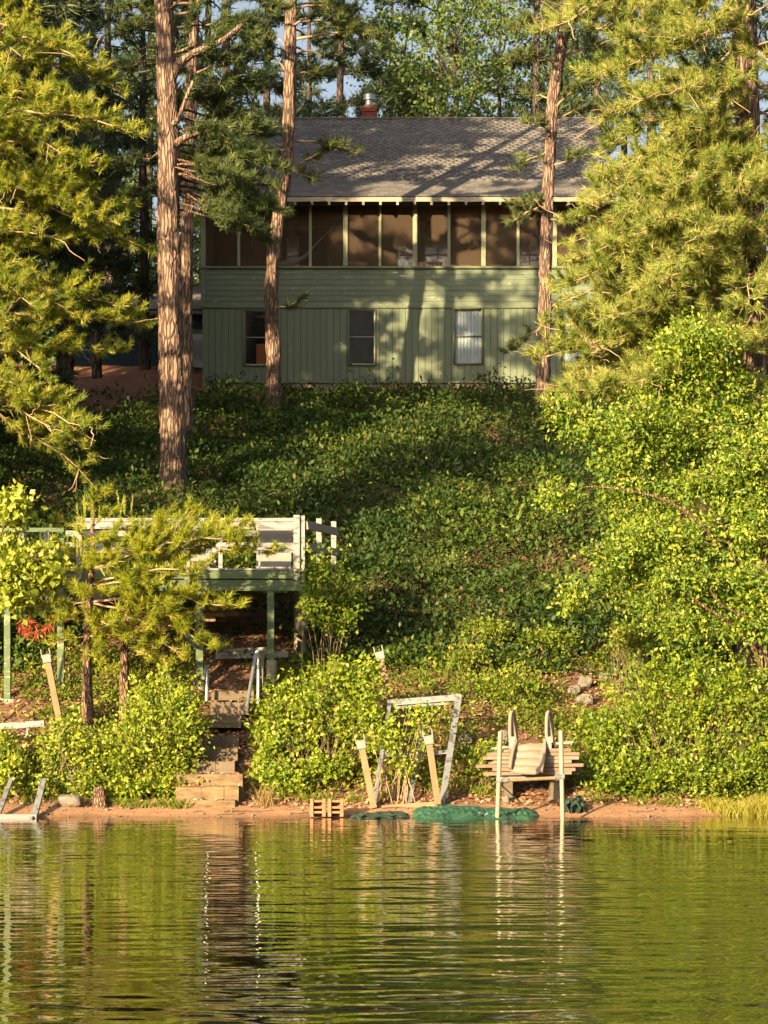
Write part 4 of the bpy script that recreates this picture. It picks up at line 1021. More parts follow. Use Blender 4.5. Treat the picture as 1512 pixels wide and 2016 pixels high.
# crumpled tarps
def crumple(name, lab, cat, x0, x1, ybase, depth, height, mat, n=(120, 40), seed=1, skirt=.0):
    r = np.random.default_rng(seed); u = np.linspace(0, 1, n[0]); v = np.linspace(0, 1, n[1]); U, V = np.meshgrid(u, v)
    X = x0 + U * (x1 - x0); Y = ybase + V * depth
    Z = np.zeros_like(U)
    for k in range(18):
        th = r.uniform(0, 3.14); f_ = r.uniform(4, 17); ph = r.uniform(0, 1); q = (U * (x1 - x0) * math.cos(th) + V * depth * math.sin(th)) * f_ + ph + .25 * np.sin(U * 9 + k) 
        Z += np.abs((q % 1) * 2 - 1) * r.uniform(.3, 1) / (.5 + .2 * f_)
    Z = (Z - Z.min()) / (Z.max() - Z.min());     prof = np.sin(np.pi * np.clip(V, 0, 1)) ** .5 * (np.clip(np.minimum(U, 1 - U) * 9, 0, 1)) ** .6
    Z = height * (Z * .8 + .15 + .25 * np.sin(U * 14 + 1) ** 2) * prof
    base = np.maximum(ground(X, Y), -.03)
    X = X + .03 * np.sin(V * 21 + U * 9); Y = Y + .06 * np.sin(U * 25) * (V < .3)
    pts = np.stack([X, Y, base + Z + .012], -1).reshape(-1, 3); idx = np.arange(U.size).reshape(U.shape)
    a = Acc(); a.add(pts, np.stack([idx[:-1, :-1], idx[:-1, 1:], idx[1:, 1:], idx[1:, :-1]], -1).reshape(-1, 4))
    o = a.obj(name, mat, None, False, loc=(float(X.mean()), ybase, 0)); return tag(o, lab, cat)
crumple('tarp', 'crumpled shiny green tarp lying at the water edge behind the poles', 'tarp', P(815, 0, 28).x, P(1056, 0, 28).x, 27.72, .75, .11, M['tarp'], seed=4)
crumple('tarp', 'flat dark wet sheet spread at the water edge below the metal frame', 'tarp', P(690, 0, 28).x, P(800, 0, 28).x, 27.75, .55, .07, M['tarp_dark'], seed=9)
crumple('tarp', 'small dark green bundle on the beach right of the poles', 'tarp', P(1106, 0, 28.6).x, P(1150, 0, 28.6).x, 28.4, .35, .17, M['tarp_dark'], n=(30, 14), seed=12)
# slotted tan blocks
for px, lab in ((626, 'left slotted tan block standing on the wet sand'), (661, 'right slotted tan block standing on the wet sand')):
    d = 28.12; c = P(px, 1604, d)
    t = thing('slotted_block', lab, 'block', c, 'tan blocks at the water edge')
    zb_, zt2 = P(0, 1607, d).z, P(0, 1572, d).z; w = 12 * d / FPX
    for s_ in (-1, 1): box2('side', c.x + s_ * w - .022, c.x + s_ * w + .022, d - .1, d + .12, zb_, zt2, M['terracotta'], t)
    box2('back', c.x - w + .023, c.x + w - .023, d + .05, d + .09, zb_, zt2 - .03, M['terracotta'], t)
    for f_ in (.18, .45, .8): box2('crosspiece', c.x - w + .023, c.x + w - .023, d - .08, d + .049, zb_ + f_ * (zt2 - zb_), zb_ + f_ * (zt2 - zb_) + .028, M['terracotta'], t)

# rocks
def rock(px, py, d, wpx, hpx, lab, seed, mat=M['rock']):
    r = np.random.default_rng(seed); c = P(px, py, d); g = gz(c.x, d)
    bpy_v = []
    import bmesh
    bm = bmesh.new(); bmesh.ops.create_icosphere(bm, subdivisions=3, radius=1)
    ph = r.uniform(0, 6, 9)
    for v in bm.verts:
        k = 1 + .16 * math.sin(v.co.x * 3 + ph[0]) * math.sin(v.co.y * 3 + ph[1]) + .12 * math.sin(v.co.z * 4 + ph[2] + v.co.x * 2) + .05 * math.sin(v.co.x * 9 + ph[3]) * math.sin(v.co.z * 8 + ph[4])
        q = v.co * k; q = Vector([max(-.82, min(.82, t_)) for t_ in q])
        v.co = Vector((q.x * wpx * d / FPX / 2 * 1.2, q.y * wpx * d / FPX / 2, q.z * hpx * d / FPX / 2 * 1.2))
    me = bpy.data.meshes.new('rock'); bm.to_mesh(me); bm.free(); me.materials.append(mat)
    for p in me.polygons: p.use_smooth = True
    o = bpy.data.objects.new('rock', me); finish(o, None, Matrix.Translation((c.x, d, max(min(c.z, g + hpx * d / FPX * .45), g)))); return tag(o, lab, 'rock', 'rocks on the bank')
rock(138, 1577, 28.75, 46, 26, 'rounded grey rock on the beach below the left shrub', 1)
rock(1152, 1300, 32.8, 30, 24, 'pale boulder at the top of the bare patch under the sapling tree', 2)
rock(1130, 1312, 32.5, 26, 20, 'grey boulder left of the pale one on the bare patch', 3)
rock(1192, 1304, 33.2, 26, 18, 'small tan boulder right of the pale one on the bare patch', 4)
rock(1152, 1326, 32.0, 36, 22, 'low boulder below the others on the bare patch', 5)
rock(918, 1428, 30.6, 26, 22, 'bluish grey rock on the bank right of the metal frame', 6)
rock(990, 1425, 30.6, 20, 34, 'upright grey rock just left of the resin chair', 7)
rock(995, 1562, 28.9, 14, 18, 'small dark rock under the plank stack by the left pole', 8)
rock(1130, 1552, 28.7, 20, 17, 'small orange stone right of the two poles', 9, M['terracotta'])
# small stump
st = Acc(); p = P(197, 1586, 28.85); tube(st, [(p.x, p.y, p.z - .08), (p.x + .01, p.y, p.z + .1), (p.x - .02, p.y + .03, p.z + .24)], [.12, .085, .075], 12, True, .3)
tag(st.obj('stump', M['bark_young'], smooth=True, loc=tuple(p)), 'short brown stump at the foot of the left shrub', 'stump')
for px, py, lab in ((1195, 960, 'small pale marker post on the hill beside the sapling tree'), (1133, 930, 'small marker post with white cap on the shaded hill')):
    d = 42.5 if px > 1150 else 43.5
    c = P(px, py, d); t = thing('marker_post', lab, 'post', (c.x, d, gz(c.x, d)), 'marker posts on the hill')
    z0 = gz(c.x, d) - .1
    pipe('post', [(c.x, d, z0), (c.x, d, c.z + .1)], .045, M['deck_white'] if px > 1150 else M['dark_in'], t, 10)
    pipe('cap', [(c.x, d, c.z + .1), (c.x, d, c.z + .16)], [.06, .03], M['canvas'], t, 10)

# ------------------------------------------------------------------ plants
def needles(acc, C, D, L, k, w, spread=.75, rnd=None):
    n = len(C); C = np.repeat(C, k, 0); Dd = np.repeat(D, k, 0); Ln = np.repeat(L, k) * rng.uniform(.7, 1.1, n * k)
    d = norm(Dd * .75 + runit(n * k) * spread * rng.uniform(.4, 1.2, (n * k, 1)))
    base = C + Dd * (rng.uniform(-.75, .15, n * k) * Ln)[:, None]
    side = norm(np.cross(d, runit(n * k))) * w
    tip = base + d * Ln[:, None]; tip[:, 2] -= .04 * Ln
    v = np.stack([base - side, base + side, tip], 1).reshape(-1, 3)
    f = np.arange(n * k * 3).reshape(-1, 3)
    r = rng.random(n) if rnd is None else rnd
    acc.add(v, f, np.clip(np.repeat(r, k) * .75 + rng.random(n * k) * .25, 0, .999) * .999)
def leaves(acc, C, axis, nrm_, L, wr=.55, fold=.18, rnd=None):
    n = len(C); axis = norm(axis); side = norm(np.cross(axis, nrm_)); up = np.cross(side, axis)
    L = np.broadcast_to(L, (n,))[:, None]
    b = C; m = C + axis * L * .45
    l = m + side * L * wr * .5 + up * L * fold; r = m - side * L * wr * .5 + up * L * fold; t = C + axis * L
    v = np.stack([b, l, t, r], 1).reshape(-1, 3); i = np.arange(n)[:, None] * 4
    f = np.concatenate([i + np.array([[0, 1, 2]]), i + np.array([[0, 2, 3]])])
    q = rng.random(n) if rnd is None else rnd
    acc.add(v, f, np.concatenate([q, q]) * .999)

def limb_path(p0, p1, sag=.0, up=.0, n=9, jit=.03):
    p0 = np.array(tuple(p0)); p1 = np.array(tuple(p1)); L = np.linalg.norm(p1 - p0); t = np.linspace(0, 1, n)[:, None]
    pts = p0 * (1 - t) + p1 * t
    pts[:, 2] += (np.sin(t[:, 0] * np.pi) * (up - sag)) * L
    j = rng.normal(0, jit * L / 3, (n, 3)); j[0] = 0; pts += j
    return pts
def pine_limb(wood, tufts, path, r0, dens=1.0, start=.3, latlen=.38, tl=.14, bare=0.0, clump=1.0):
    """wood: Acc; path: (n,3). adds laterals with tufts at the shoots"""
    L = np.linalg.norm(np.diff(path, axis=0), axis=1).sum()
    tube(wood, path, np.linspace(r0, max(.006, r0 * .18), len(path)), 6, False)
    T = norm(np.gradient(path, axis=0))
    m = max(4, int(L / .17 * dens))
    for t in np.linspace(start, 1, m):
        t = min(1, max(0, t + rng.normal(0, .02))); u = t * (len(path) - 1); i = min(int(u), len(path) - 2); q = path[i] * (1 - u + i) + path[i + 1] * (u - i); tg = T[i]
        sd_ = norm(np.cross(tg, [0, 0, 1.0])) * rng.choice([-1, 1])
        ll = (latlen * L * (1.08 - t) * .55 + .14) * rng.uniform(.6, 1.25)
        dr = norm(tg * rng.uniform(.4, .9) + sd_ * rng.uniform(.3, 1.0) + np.array([0, 0, rng.uniform(-.25, .55)]))
        n = 5; lat = q + dr * np.linspace(0, 1, n)[:, None] * ll; lat[:, 2] += .18 * ll * np.linspace(0, 1, n) ** 2 - .10 * ll * np.sin(np.linspace(0, np.pi, n))
        lat += rng.normal(0, .02 * ll, (n, 3)) * np.linspace(0, 1, n)[:, None]
        tube(wood, lat, np.linspace(max(.006, r0 * .22), .0045, n), 3, False)
        if rng.random() < bare: continue
        k = max(1, int(ll / .085 * clump)); lt = norm(np.gradient(lat, axis=0))
        for s_ in np.linspace(.35, 1, k):
            uu = s_ * (n - 1); ii = min(int(uu), n - 2); qq = lat[ii] * (1 - uu + ii) + lat[ii + 1] * (uu - ii)
            dd = norm(lt[ii] * .8 + rng.normal(0, .45, 3) + np.array([0, 0, .35]))
            qq = qq + dd * rng.uniform(.0, .07)
            tufts.append((qq, dd, tl * rng.uniform(.8, 1.2)))
def emit(acc, tufts, k, w, spread=.75):
    if not tufts: return
    C = np.array([t[0] for t in tufts]); D = np.array([t[1] for t in tufts]); L = np.array([t[2] for t in tufts])
    needles(acc, C, D, L, k, w, spread)

def trunk_obj(tree, pts_w, d, mat, sides=22, rough=.15):
    P3 = [np.array(P(px, py, d)) for px, py, w in pts_w]; wd = [w * d / FPX / 2 for _, _, w in pts_w]
    L = sum(np.linalg.norm(b - a_) for a_, b in zip(P3[:-1], P3[1:])); n = max(8, int(L / .16))
    path = spline(P3, n); rad = np.interp(np.linspace(0, 1, n), np.linspace(0, 1, len(wd)), wd)
    g = gz(path[0][0], d)
    path = np.vstack([[path[0][0], d, min(g, path[0][2]) - .3], path]); rad = np.concatenate([[rad[0] * 1.5], rad]); rad[1] *= 1.22; rad[2] *= 1.1; rad[3] *= 1.04
    a = Acc(); tube(a, path, rad, sides, True, rough)
    a.obj('trunk', mat, tree, True, loc=tuple(path[0]))
    return path, rad
def at_py(path, py, d):
    z = CAMH + (HOR - py) * d / FPX; i = int(np.argmin(np.abs(path[:, 2] - z))); return path[i], i
def pine(label, pts_w, d, limbs, mat_n, bark, k=22, w=.0045, tl=.14, group=None, bare_twigs=0, lrad=.035, dens=1.0, bare=0.0, start=.3, clump=1.0, latlen=.38, twigmat=None, name='pine_tree', extra=None):
    """limbs: (py on trunk, px end, py end, depth offset, up)"""
    base = P(pts_w[0][0], pts_w[0][1], d)
    tr = thing(name, label, 'tree', (base.x, d, gz(base.x, d)), group)
    path, rad = trunk_obj(tr, pts_w, d, bark)
    tufts = []; paths = []
    for (py0, px1, py1, dd, up) in limbs:
        s, i = at_py(path, py0, d)
        e = P(px1, py1, d + dd)
        wood = Acc(); lp_ = limb_path(s, e, 0, up)
        L = np.linalg.norm(np.array(e) - s); paths.append(lp_)
        pine_limb(wood, tufts, lp_, min(lrad * (.5 + L / 4), rad[i] * .6), dens, start, latlen, tl, bare, clump)
        wood.obj('limb', twigmat or M['twig'], tr, True, loc=tuple(s))
    if extra: extra(tr, tufts, paths)
    crown = Acc(); emit(crown, tufts, k, w)
    if tufts: tag(crown.obj('crown', mat_n, tr), kind='stuff')
    return tr

# -- the three trunks in front of the cottage
def fork(tr, tf, paths):
    for pts, r0, r1 in (([(336, 158, 42), (352, 128, 41.9), (378, 106, 41.8), (412, 92, 41.7), (440, 78, 41.6), (478, 48, 41.4)], .10, .045), ([(338, 288, 42), (356, 276, 41.85), (378, 264, 41.7), (412, 256, 41.6)], .075, .055),
                        ([(340, 245, 41.8), (352, 232, 41.7), (362, 205, 41.7), (372, 180, 41.6), (380, 160, 41.6)], .05, .03), ([(326, 100, 42), (300, 92, 41.8), (270, 98, 41.7)], .035, .012), ([(344, 104, 41.8), (366, 96, 41.7), (388, 84, 41.7)], .03, .012)):
        pth = spline([P(*q) for q in pts], 16); a = Acc(); tube(a, pth, np.linspace(r0, r1, 16), 9, True, .14); a.obj('limb', M['bark'], tr, True, loc=tuple(pth[0]))
def limbs_random(n, py_rng, px_c, reach, dd, up=(.02, .12), drop=(-40, 60)):
    out = []
    for _ in range(n):
        py0 = rng.uniform(*py_rng); a_ = rng.uniform(0, 2 * np.pi); r_ = rng.uniform(.55, 1) * reach
        out.append((py0, px_c + math.cos(a_) * r_, py0 + rng.uniform(*drop), math.sin(a_) * dd, rng.uniform(*up)))
    return out
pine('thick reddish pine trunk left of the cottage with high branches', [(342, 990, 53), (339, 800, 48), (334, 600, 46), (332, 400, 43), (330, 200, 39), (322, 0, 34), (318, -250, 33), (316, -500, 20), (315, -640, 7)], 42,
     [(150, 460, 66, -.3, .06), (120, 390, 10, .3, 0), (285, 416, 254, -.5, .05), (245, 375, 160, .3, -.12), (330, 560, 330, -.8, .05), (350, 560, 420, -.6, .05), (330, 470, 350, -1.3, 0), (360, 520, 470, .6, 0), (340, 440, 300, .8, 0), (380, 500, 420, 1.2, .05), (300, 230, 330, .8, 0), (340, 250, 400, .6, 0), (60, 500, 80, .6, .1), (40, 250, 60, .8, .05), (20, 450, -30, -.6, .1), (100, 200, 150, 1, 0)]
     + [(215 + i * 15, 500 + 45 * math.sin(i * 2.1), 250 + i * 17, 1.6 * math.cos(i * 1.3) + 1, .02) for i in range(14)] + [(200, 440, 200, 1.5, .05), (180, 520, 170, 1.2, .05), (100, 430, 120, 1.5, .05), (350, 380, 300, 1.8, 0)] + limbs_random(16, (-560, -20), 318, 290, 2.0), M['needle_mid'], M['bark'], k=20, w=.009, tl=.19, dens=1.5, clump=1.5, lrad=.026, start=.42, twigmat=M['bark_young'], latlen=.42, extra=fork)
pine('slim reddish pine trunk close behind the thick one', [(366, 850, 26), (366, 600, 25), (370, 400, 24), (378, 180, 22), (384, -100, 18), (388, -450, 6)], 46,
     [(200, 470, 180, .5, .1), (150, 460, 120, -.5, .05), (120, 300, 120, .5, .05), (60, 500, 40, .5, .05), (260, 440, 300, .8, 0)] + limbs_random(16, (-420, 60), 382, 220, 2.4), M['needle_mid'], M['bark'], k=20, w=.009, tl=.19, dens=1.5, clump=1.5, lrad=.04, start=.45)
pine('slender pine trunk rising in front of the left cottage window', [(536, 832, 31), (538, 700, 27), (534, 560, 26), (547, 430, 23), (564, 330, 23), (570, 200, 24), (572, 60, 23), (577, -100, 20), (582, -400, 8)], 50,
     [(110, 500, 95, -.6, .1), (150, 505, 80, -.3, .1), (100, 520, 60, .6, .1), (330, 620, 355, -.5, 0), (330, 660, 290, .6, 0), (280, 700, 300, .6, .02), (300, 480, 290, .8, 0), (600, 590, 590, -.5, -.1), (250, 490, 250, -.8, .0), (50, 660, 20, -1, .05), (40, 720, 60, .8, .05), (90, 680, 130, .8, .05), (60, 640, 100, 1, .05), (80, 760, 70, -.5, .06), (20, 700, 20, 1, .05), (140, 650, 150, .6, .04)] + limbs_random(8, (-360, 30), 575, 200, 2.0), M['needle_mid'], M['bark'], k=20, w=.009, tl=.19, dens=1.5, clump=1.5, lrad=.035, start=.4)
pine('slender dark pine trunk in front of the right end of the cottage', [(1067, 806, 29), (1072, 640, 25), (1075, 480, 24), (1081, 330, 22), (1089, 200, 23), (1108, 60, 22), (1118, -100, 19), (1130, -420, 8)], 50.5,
     [(420, 1010, 400, -.8, 0), (400, 1000, 440, .6, 0), (420, 1050, 390, -1.0, 0), (430, 1120, 430, -.6, 0), (300, 1020, 330, -.5, .05), (260, 1040, 240, -.8, .05), (240, 1180, 210, .6, .05), (220, 1150, 170, -.6, .1), (200, 1040, 190, .6, .1), (330, 1160, 300, -.3, 0), (640, 1000, 690, -.6, 0), (660, 1110, 690, -.8, 0), (130, 1000, 120, -.8, .1), (120, 1200, 100, .8, .1)] + limbs_random(20, (-380, 60), 1115, 220, 2.4), M['needle_mid'], M['bark'], k=20, w=.009, tl=.19, dens=1.5, clump=1.5, lrad=.035, start=.4)

# -- near left pine
def bare_curls(n, tr, paths, mat):
    """dead twigs growing out of the limbs"""
    wood = Acc()
    for _ in range(n):
        pth = paths[rng.integers(len(paths))]; s = pth[rng.integers(2, len(pth))]; ld = norm(pth[-1] - pth[0])
        dr = norm(ld * .5 + np.array([rng.normal(0, .8), rng.normal(-.2, .5), rng.normal(-.1, .5)])); L = rng.uniform(.2, .65); n_ = 6
        t = np.linspace(0, 1, n_)[:, None]; p = s + dr * t * L; p[:, 2] += rng.uniform(-.25, .35) * L * t[:, 0] ** 2; p[1:] += rng.normal(0, .015, (n_ - 1, 3))
        tube(wood, p, np.linspace(.010, .004, n_), 4, False)
    tag(wood.obj('dead_twig', mat, tr, True), kind='stuff')
LP = [(300, 10, 255, -.6, .05)]
ends = [(232, 175), (150, 110), (262, 262), (200, 340), (150, 420), (252, 405), (288, 492), (190, 470), (112, 560), (150, 620), (90, 500), (100, 745), (172, 842), (182, 892), (60, 690), (60, 400), (70, 200), (40, 110), (30, 320), (140, 210), (20, 560), (30, 800), (110, 860), (10, 640), (210, 240), (120, 300), (230, 440), (60, 600), (130, 790), (20, 440), (60, 270), (180, 130), (40, 760), (95, 640)]
LL = []
for i, (ex, ey_) in enumerate(ends):
    LL.append((ey_ - rng.uniform(10, 120), ex, ey_, rng.uniform(-1.3, .9), rng.uniform(.02, .16)))
LL += [(690, 240, 690, 1.2, .02), (620, 290, 640, 1.5, .03), (560, 260, 600, 1.4, .02), (760, 190, 960, 1.2, .05)]
LL += limbs_random(20, (-380, 700), -95, 260, 2.2)
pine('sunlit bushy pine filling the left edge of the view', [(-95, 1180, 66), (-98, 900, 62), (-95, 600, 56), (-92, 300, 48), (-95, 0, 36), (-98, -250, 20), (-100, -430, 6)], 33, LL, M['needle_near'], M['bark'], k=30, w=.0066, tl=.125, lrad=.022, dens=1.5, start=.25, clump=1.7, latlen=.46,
     extra=lambda tr, tf, paths: bare_curls(130, tr, paths[:60], M['twig']))

# -- near right pine
RL = []
edge = [(1075, 60), (1120, 30), (1155, 160), (1185, 300), (1165, 400), (1112, 432), (1130, 480), (1135, 565), (1085, 625), (1062, 690), (1085, 790), (1130, 730), (1100, 560), (1180, 240), (1210, 60), (1250, 20), (1230, 130), (1170, 350), (1120, 660), (1150, 620), (1092, 560), (1072, 705), (1105, 650), (1125, 510), (1110, 600), (1142, 720), (1098, 760), (1150, 460), (1160, 540), (1130, 690), (1170, 600), (1165, 700), (1140, 400), (1180, 480)]
for ex, ey_ in edge:
    RL.append((ey_ - rng.uniform(60, 220), ex, ey_, rng.uniform(-1.3, 1.0), rng.uniform(-.05, .08)))
for _ in range(50):
    ex = rng.uniform(1170, 1530); ey_ = rng.uniform(-20, 800)
    RL.append((ey_ - rng.uniform(0, 170), ex, ey_, rng.uniform(-2.8, .9), rng.uniform(-.06, .08)))
RL += limbs_random(36, (-700, 700), 1490, 330, 2.5)
pine('sunlit olive pine filling the upper right of the view', [(1500, 1120, 64), (1494, 800, 58), (1482, 500, 50), (1470, 200, 44), (1462, 0, 40), (1455, -400, 26), (1452, -800, 6)], 33, RL, M['needle_right'], M['bark'], k=28, w=.0066, tl=.15, lrad=.018, dens=1.35, start=.25, bare=.08, clump=1.5, latlen=.46,
     extra=lambda tr, tf, paths: bare_curls(420, tr, paths[:60], M['twig']))

# -- young pines at the deck
def candles(acc, pts):
    for px, py, d, h in pts:
        for _ in range(5):
            b_ = np.array(P(px + rng.normal(0, 8), py, d + rng.normal(0, .05))); t_ = b_ + np.array([rng.normal(0, .03), rng.normal(0, .03), h * rng.uniform(.5, 1)])
            C = b_ + (t_ - b_) * np.linspace(0, 1, 10)[:, None]
            needles(acc, C, np.tile(norm(t_ - b_), (10, 1)), np.full(10, .06), 7, .004, .45, np.full(10, .95))
def deck_extra(tr, tf, path):
    c = Acc(); candles(c, [(165, 1020, 31, .32), (245, 1010, 31.2, .34), (195, 1025, 31, .2), (150, 1075, 30.8, .18), (160, 1090, 30.7, .2), (270, 1040, 31.2, .15), (225, 1130, 30.6, .15), (480, 1035, 30.7, .14), (110, 1100, 30.8, .15)])
    tag(c.obj('new_shoot', M['leaf_pale'], tr), kind='stuff')
    dn = Acc(); tl_ = []
    w_ = Acc()
    for px, py in ((42, 1232), (55, 1225), (72, 1245), (98, 1230), (58, 1240), (48, 1245), (105, 1222), (66, 1228), (90, 1240)):
        tl_.append((np.array(P(px, py, 30.7)), norm(np.array([rng.normal(0, .5), -.3, -.8])), .15))
    emit(dn, tl_, 34, .007, .8); tag(dn.obj('dead_needles', M['needle_dead'], tr), 'tuft of rust-red dead needles', kind='stuff')
DL = [(1120, 542, 1078, -.3, .05), (1130, 470, 1062, -.6, .06), (1140, 400, 1120, -.8, .04), (1100, 485, 1040, .2, .05), (1180, 470, 1195, -.3, .05), (1190, 330, 1190, -.8, .02), (1200, 420, 1275, -.6, .05), (1160, 90, 1165, -.3, .05), (1190, 60, 1205, -.2, .03), (1210, 105, 1225, -.5, .03), (1110, 100, 1075, -.2, .08), (1060, 260, 1040, -.1, .1), (1080, 300, 1090, -.5, .05), (1050, 130, 1035, .2, .1), (1030, 220, 1010, .1, .1), (1240, 260, 1255, -.5, .04), (1250, 110, 1265, -.4, .03), (1230, 215, 1230, -.9, .02), (1100, 215, 1110, -.9, .02), (1130, 130, 1120, -.8, .02), (1280, 215, 1320, -.4, .02), (1160, 300, 1150, -.9, .02), (1070, 185, 1060, -.6, .05), (1020, 185, 985, 0, .05), (1140, 250, 1140, .6, .02), (1120, 40, 1130, .5, .04), (1090, 350, 1060, .5, .05), (1150, 180, 1165, -1.1, 0)]
pine('young golden-green pine growing in front of the deck', [(173, 1405, 19), (171, 1270, 16), (180, 1120, 12), (183, 1010, 6), (184, 975, 3)], 31, DL, M['needle_young'], M['bark_young'], k=34, w=.0058, tl=.12, lrad=.018, start=.2, dens=1.6, clump=1.6, latlen=.45, extra=deck_extra)
DL2 = [(1215, 330, 1140, -.3, .05), (1220, 390, 1175, -.2, .05), (1230, 395, 1245, -.5, .04), (1240, 370, 1290, -.5, .03), (1200, 270, 1170, -.6, .03), (1260, 300, 1275, -.7, .02), (1240, 190, 1215, -.3, .04), (1190, 240, 1140, -.3, .05), (1230, 330, 1215, -.9, .02), (1270, 340, 1310, -.3, .02), (1260, 210, 1270, -.3, .02), (1250, 280, 1240, -.9, .0)]
pine('smaller golden pine right of the young one under the deck edge', [(245, 1335, 15), (246, 1255, 13), (252, 1190, 8), (254, 1130, 3)], 31.2, DL2, M['needle_young'], M['bark_young'], k=34, w=.0058, tl=.12, lrad=.018, start=.2, dens=1.6, clump=1.6, latlen=.45)

# -- broad-leaved shrubs and saplings
def shrub(name, label, cat, base, blobs, per, leaf, mat, nl=14, wr=.6, group=None, stemmat=None, trunk=None, up=.55, hang=0.0, stem_r=.007, spray=.19, baser=.15, stem_p=.3, shrink=.9, spike=.26):
    """blobs: (px, py, d, rx px, ry px, depth m, weight); each shoot grows from the base to a point in a blob and carries nl leaves"""
    b0 = P(*base); gy_ = base[2]; root = np.array([b0.x, gy_, gz(b0.x, gy_)])
    t = thing(name, label, cat, tuple(root), group)
    stems = Acc(); lv = Acc()
    if trunk:
        for pts, r0 in trunk:
            pth = spline([P(*q) for q in pts], 14); a = Acc(); tube(a, pth, np.linspace(r0, r0 * .35, 14), 9, True, .06); a.obj('trunk', M['bark_young'], t, True, loc=tuple(pth[0]))
    Cs, Ax, Nn, Ls, Rn = [], [], [], [], []
    for (px, py, d, rx, ry, rd, wgt) in blobs:
        c = np.array(P(px, py, d)); sc = np.array([rx * d / FPX, rd, ry * d / FPX])
        n = int(per * wgt); sc = sc * shrink
        u = runit(n) * (rng.uniform(.25, 1, n) ** .45)[:, None] * (1 + .22 * np.sin(runit(1)[0] @ runit(n).T * 6))[:, None]
        u = u * np.where(rng.random(n) < spike, rng.uniform(1.05, 1.4, n), 1.0)[:, None]
        tg = c + u * sc
        outd = norm(u / sc * sc.mean() + 1e-6)
        for j in range(n):
            e = tg[j]
            g = gz(e[0], e[1])
            if e[2] < g + .05: e[2] = g + .05 + rng.uniform(0, .1)
            if trunk: s = c + (rng.normal(0, .25, 3) * sc)
            else: s = root + np.array([rng.normal(0, baser), rng.normal(0, baser * .6), -.03]); s[0] += (e[0] - root[0]) * .35; s[1] += (e[1] - root[1]) * .35; s[2] = gz(s[0], s[1]) - .02
            n_ = 6; tt = np.linspace(0, 1, n_)[:, None]; p = s * (1 - tt) + e * tt; p[:, 2] += np.sin(tt[:, 0] * np.pi) * .10 * np.linalg.norm(e - s); p += rng.normal(0, .02, (n_, 3)) * tt
            if rng.random() < stem_p: tube(stems, p, np.linspace(stem_r, .003, n_), 3, False)
            od = norm(outd[j] + np.array([0, -.1, .25]) + rng.normal(0, .3, 3))
            ti = rng.uniform(-1, .25, nl); q = e + od * (ti * spray * 1.5)[:, None] + rng.normal(0, spray * .24, (nl, 3)); q[:, 2] -= hang * spray * (ti + 1) ** 2 * .8
            ax = norm(od * .5 + runit(nl) * .9 + np.array([0, 0, .15 - hang])); nn = norm(np.array([0, 0, up]) + np.array([-.3, -.6, 0]) + runit(nl) * .85)
            Cs.append(q); Ax.append(ax); Nn.append(nn); Ls.append(leaf * rng.uniform(.75, 1.2) * rng.uniform(.5, 1.3, nl)); Rn.append(np.clip(rng.random() * .55 + rng.random(nl) * .45, 0, 1))
    leaves(lv, np.concatenate(Cs), np.concatenate(Ax), np.concatenate(Nn), np.concatenate(Ls), wr, .14, np.concatenate(Rn))
    if stems.v: tag(stems.obj('stem', stemmat or M['twig_dark'], t, True), kind='stuff')
    tag(lv.obj('foliage', mat, t), kind='stuff')
    return t
shrub('shrub', 'large leafy green shrub on the shore left of the timber steps', 'shrub', (300, 1590, 29.6), [(312, 1390, 29.9, 88, 72, .5, 1.1), (285, 1485, 29.5, 105, 90, .5, 1.5), (362, 1440, 29.7, 42, 85, .45, .7), (245, 1552, 29.2, 62, 32, .3, .5), (330, 1540, 29.3, 60, 35, .3, .4)], 150, .066, M['leaf_shrub'], 17, .6)
shrub('shrub', 'bright green shrub at the far left below the dock leg', 'shrub', (120, 1590, 29.4), [(130, 1478, 29.5, 78, 80, .45, 1.1), (105, 1555, 29.2, 55, 38, .3, .5), (175, 1540, 29.2, 40, 45, .3, .4)], 150, .064, M['leaf_shrub'], 17, .6)
shrub('shrub', 'low green shrub at the left edge beside the dock end', 'shrub', (15, 1580, 29.2), [(20, 1530, 29.1, 48, 48, .35, .7), (5, 1480, 29.6, 40, 40, .4, .5)], 150, .064, M['leaf_shrub'], 17, .6)
shrub('shrub', 'tall round-leaved shrub right of the timber steps', 'shrub', (610, 1560, 29.8), [(690, 1345, 30.3, 75, 52, .4, .8), (605, 1420, 30.0, 105, 90, .5, 1.5), (532, 1478, 29.8, 48, 85, .45, .8), (715, 1430, 29.8, 65, 75, .4, .8), (560, 1530, 29.4, 60, 36, .3, .4), (640, 1510, 29.5, 60, 40, .3, .35)], 135, .074, M['leaf_shrub'], 17, .66)
shrub('shrub', 'sparse light green shrub growing through the metal dock frame', 'shrub', (765, 1580, 28.95), [(760, 1450, 29.0, 45, 38, .3, .6), (835, 1410, 29.6, 50, 25, .3, .4), (790, 1500, 28.95, 55, 42, .25, .5), (812, 1450, 29.2, 28, 60, .2, .3)], 48, .066, M['leaf_shrub'], 12, .64, stemmat=M['twig'])
shrub('shrub', 'wide bright green shrub thicket on the right of the shore', 'shrub', (1330, 1580, 29.5), [(1195, 1455, 29.8, 78, 80, .45, .8), (1330, 1385, 29.8, 135, 130, .6, 2.2), (1460, 1400, 29.7, 110, 130, .6, 1.8), (1240, 1530, 29.3, 105, 55, .4, .9), (1390, 1520, 29.2, 125, 65, .4, 1.2), (1505, 1500, 29.4, 70, 90, .4, .8), (1560, 1420, 29.6, 80, 130, .5, .8)], 165, .066, M['leaf_shrub'], 17, .6, stem_p=.10)
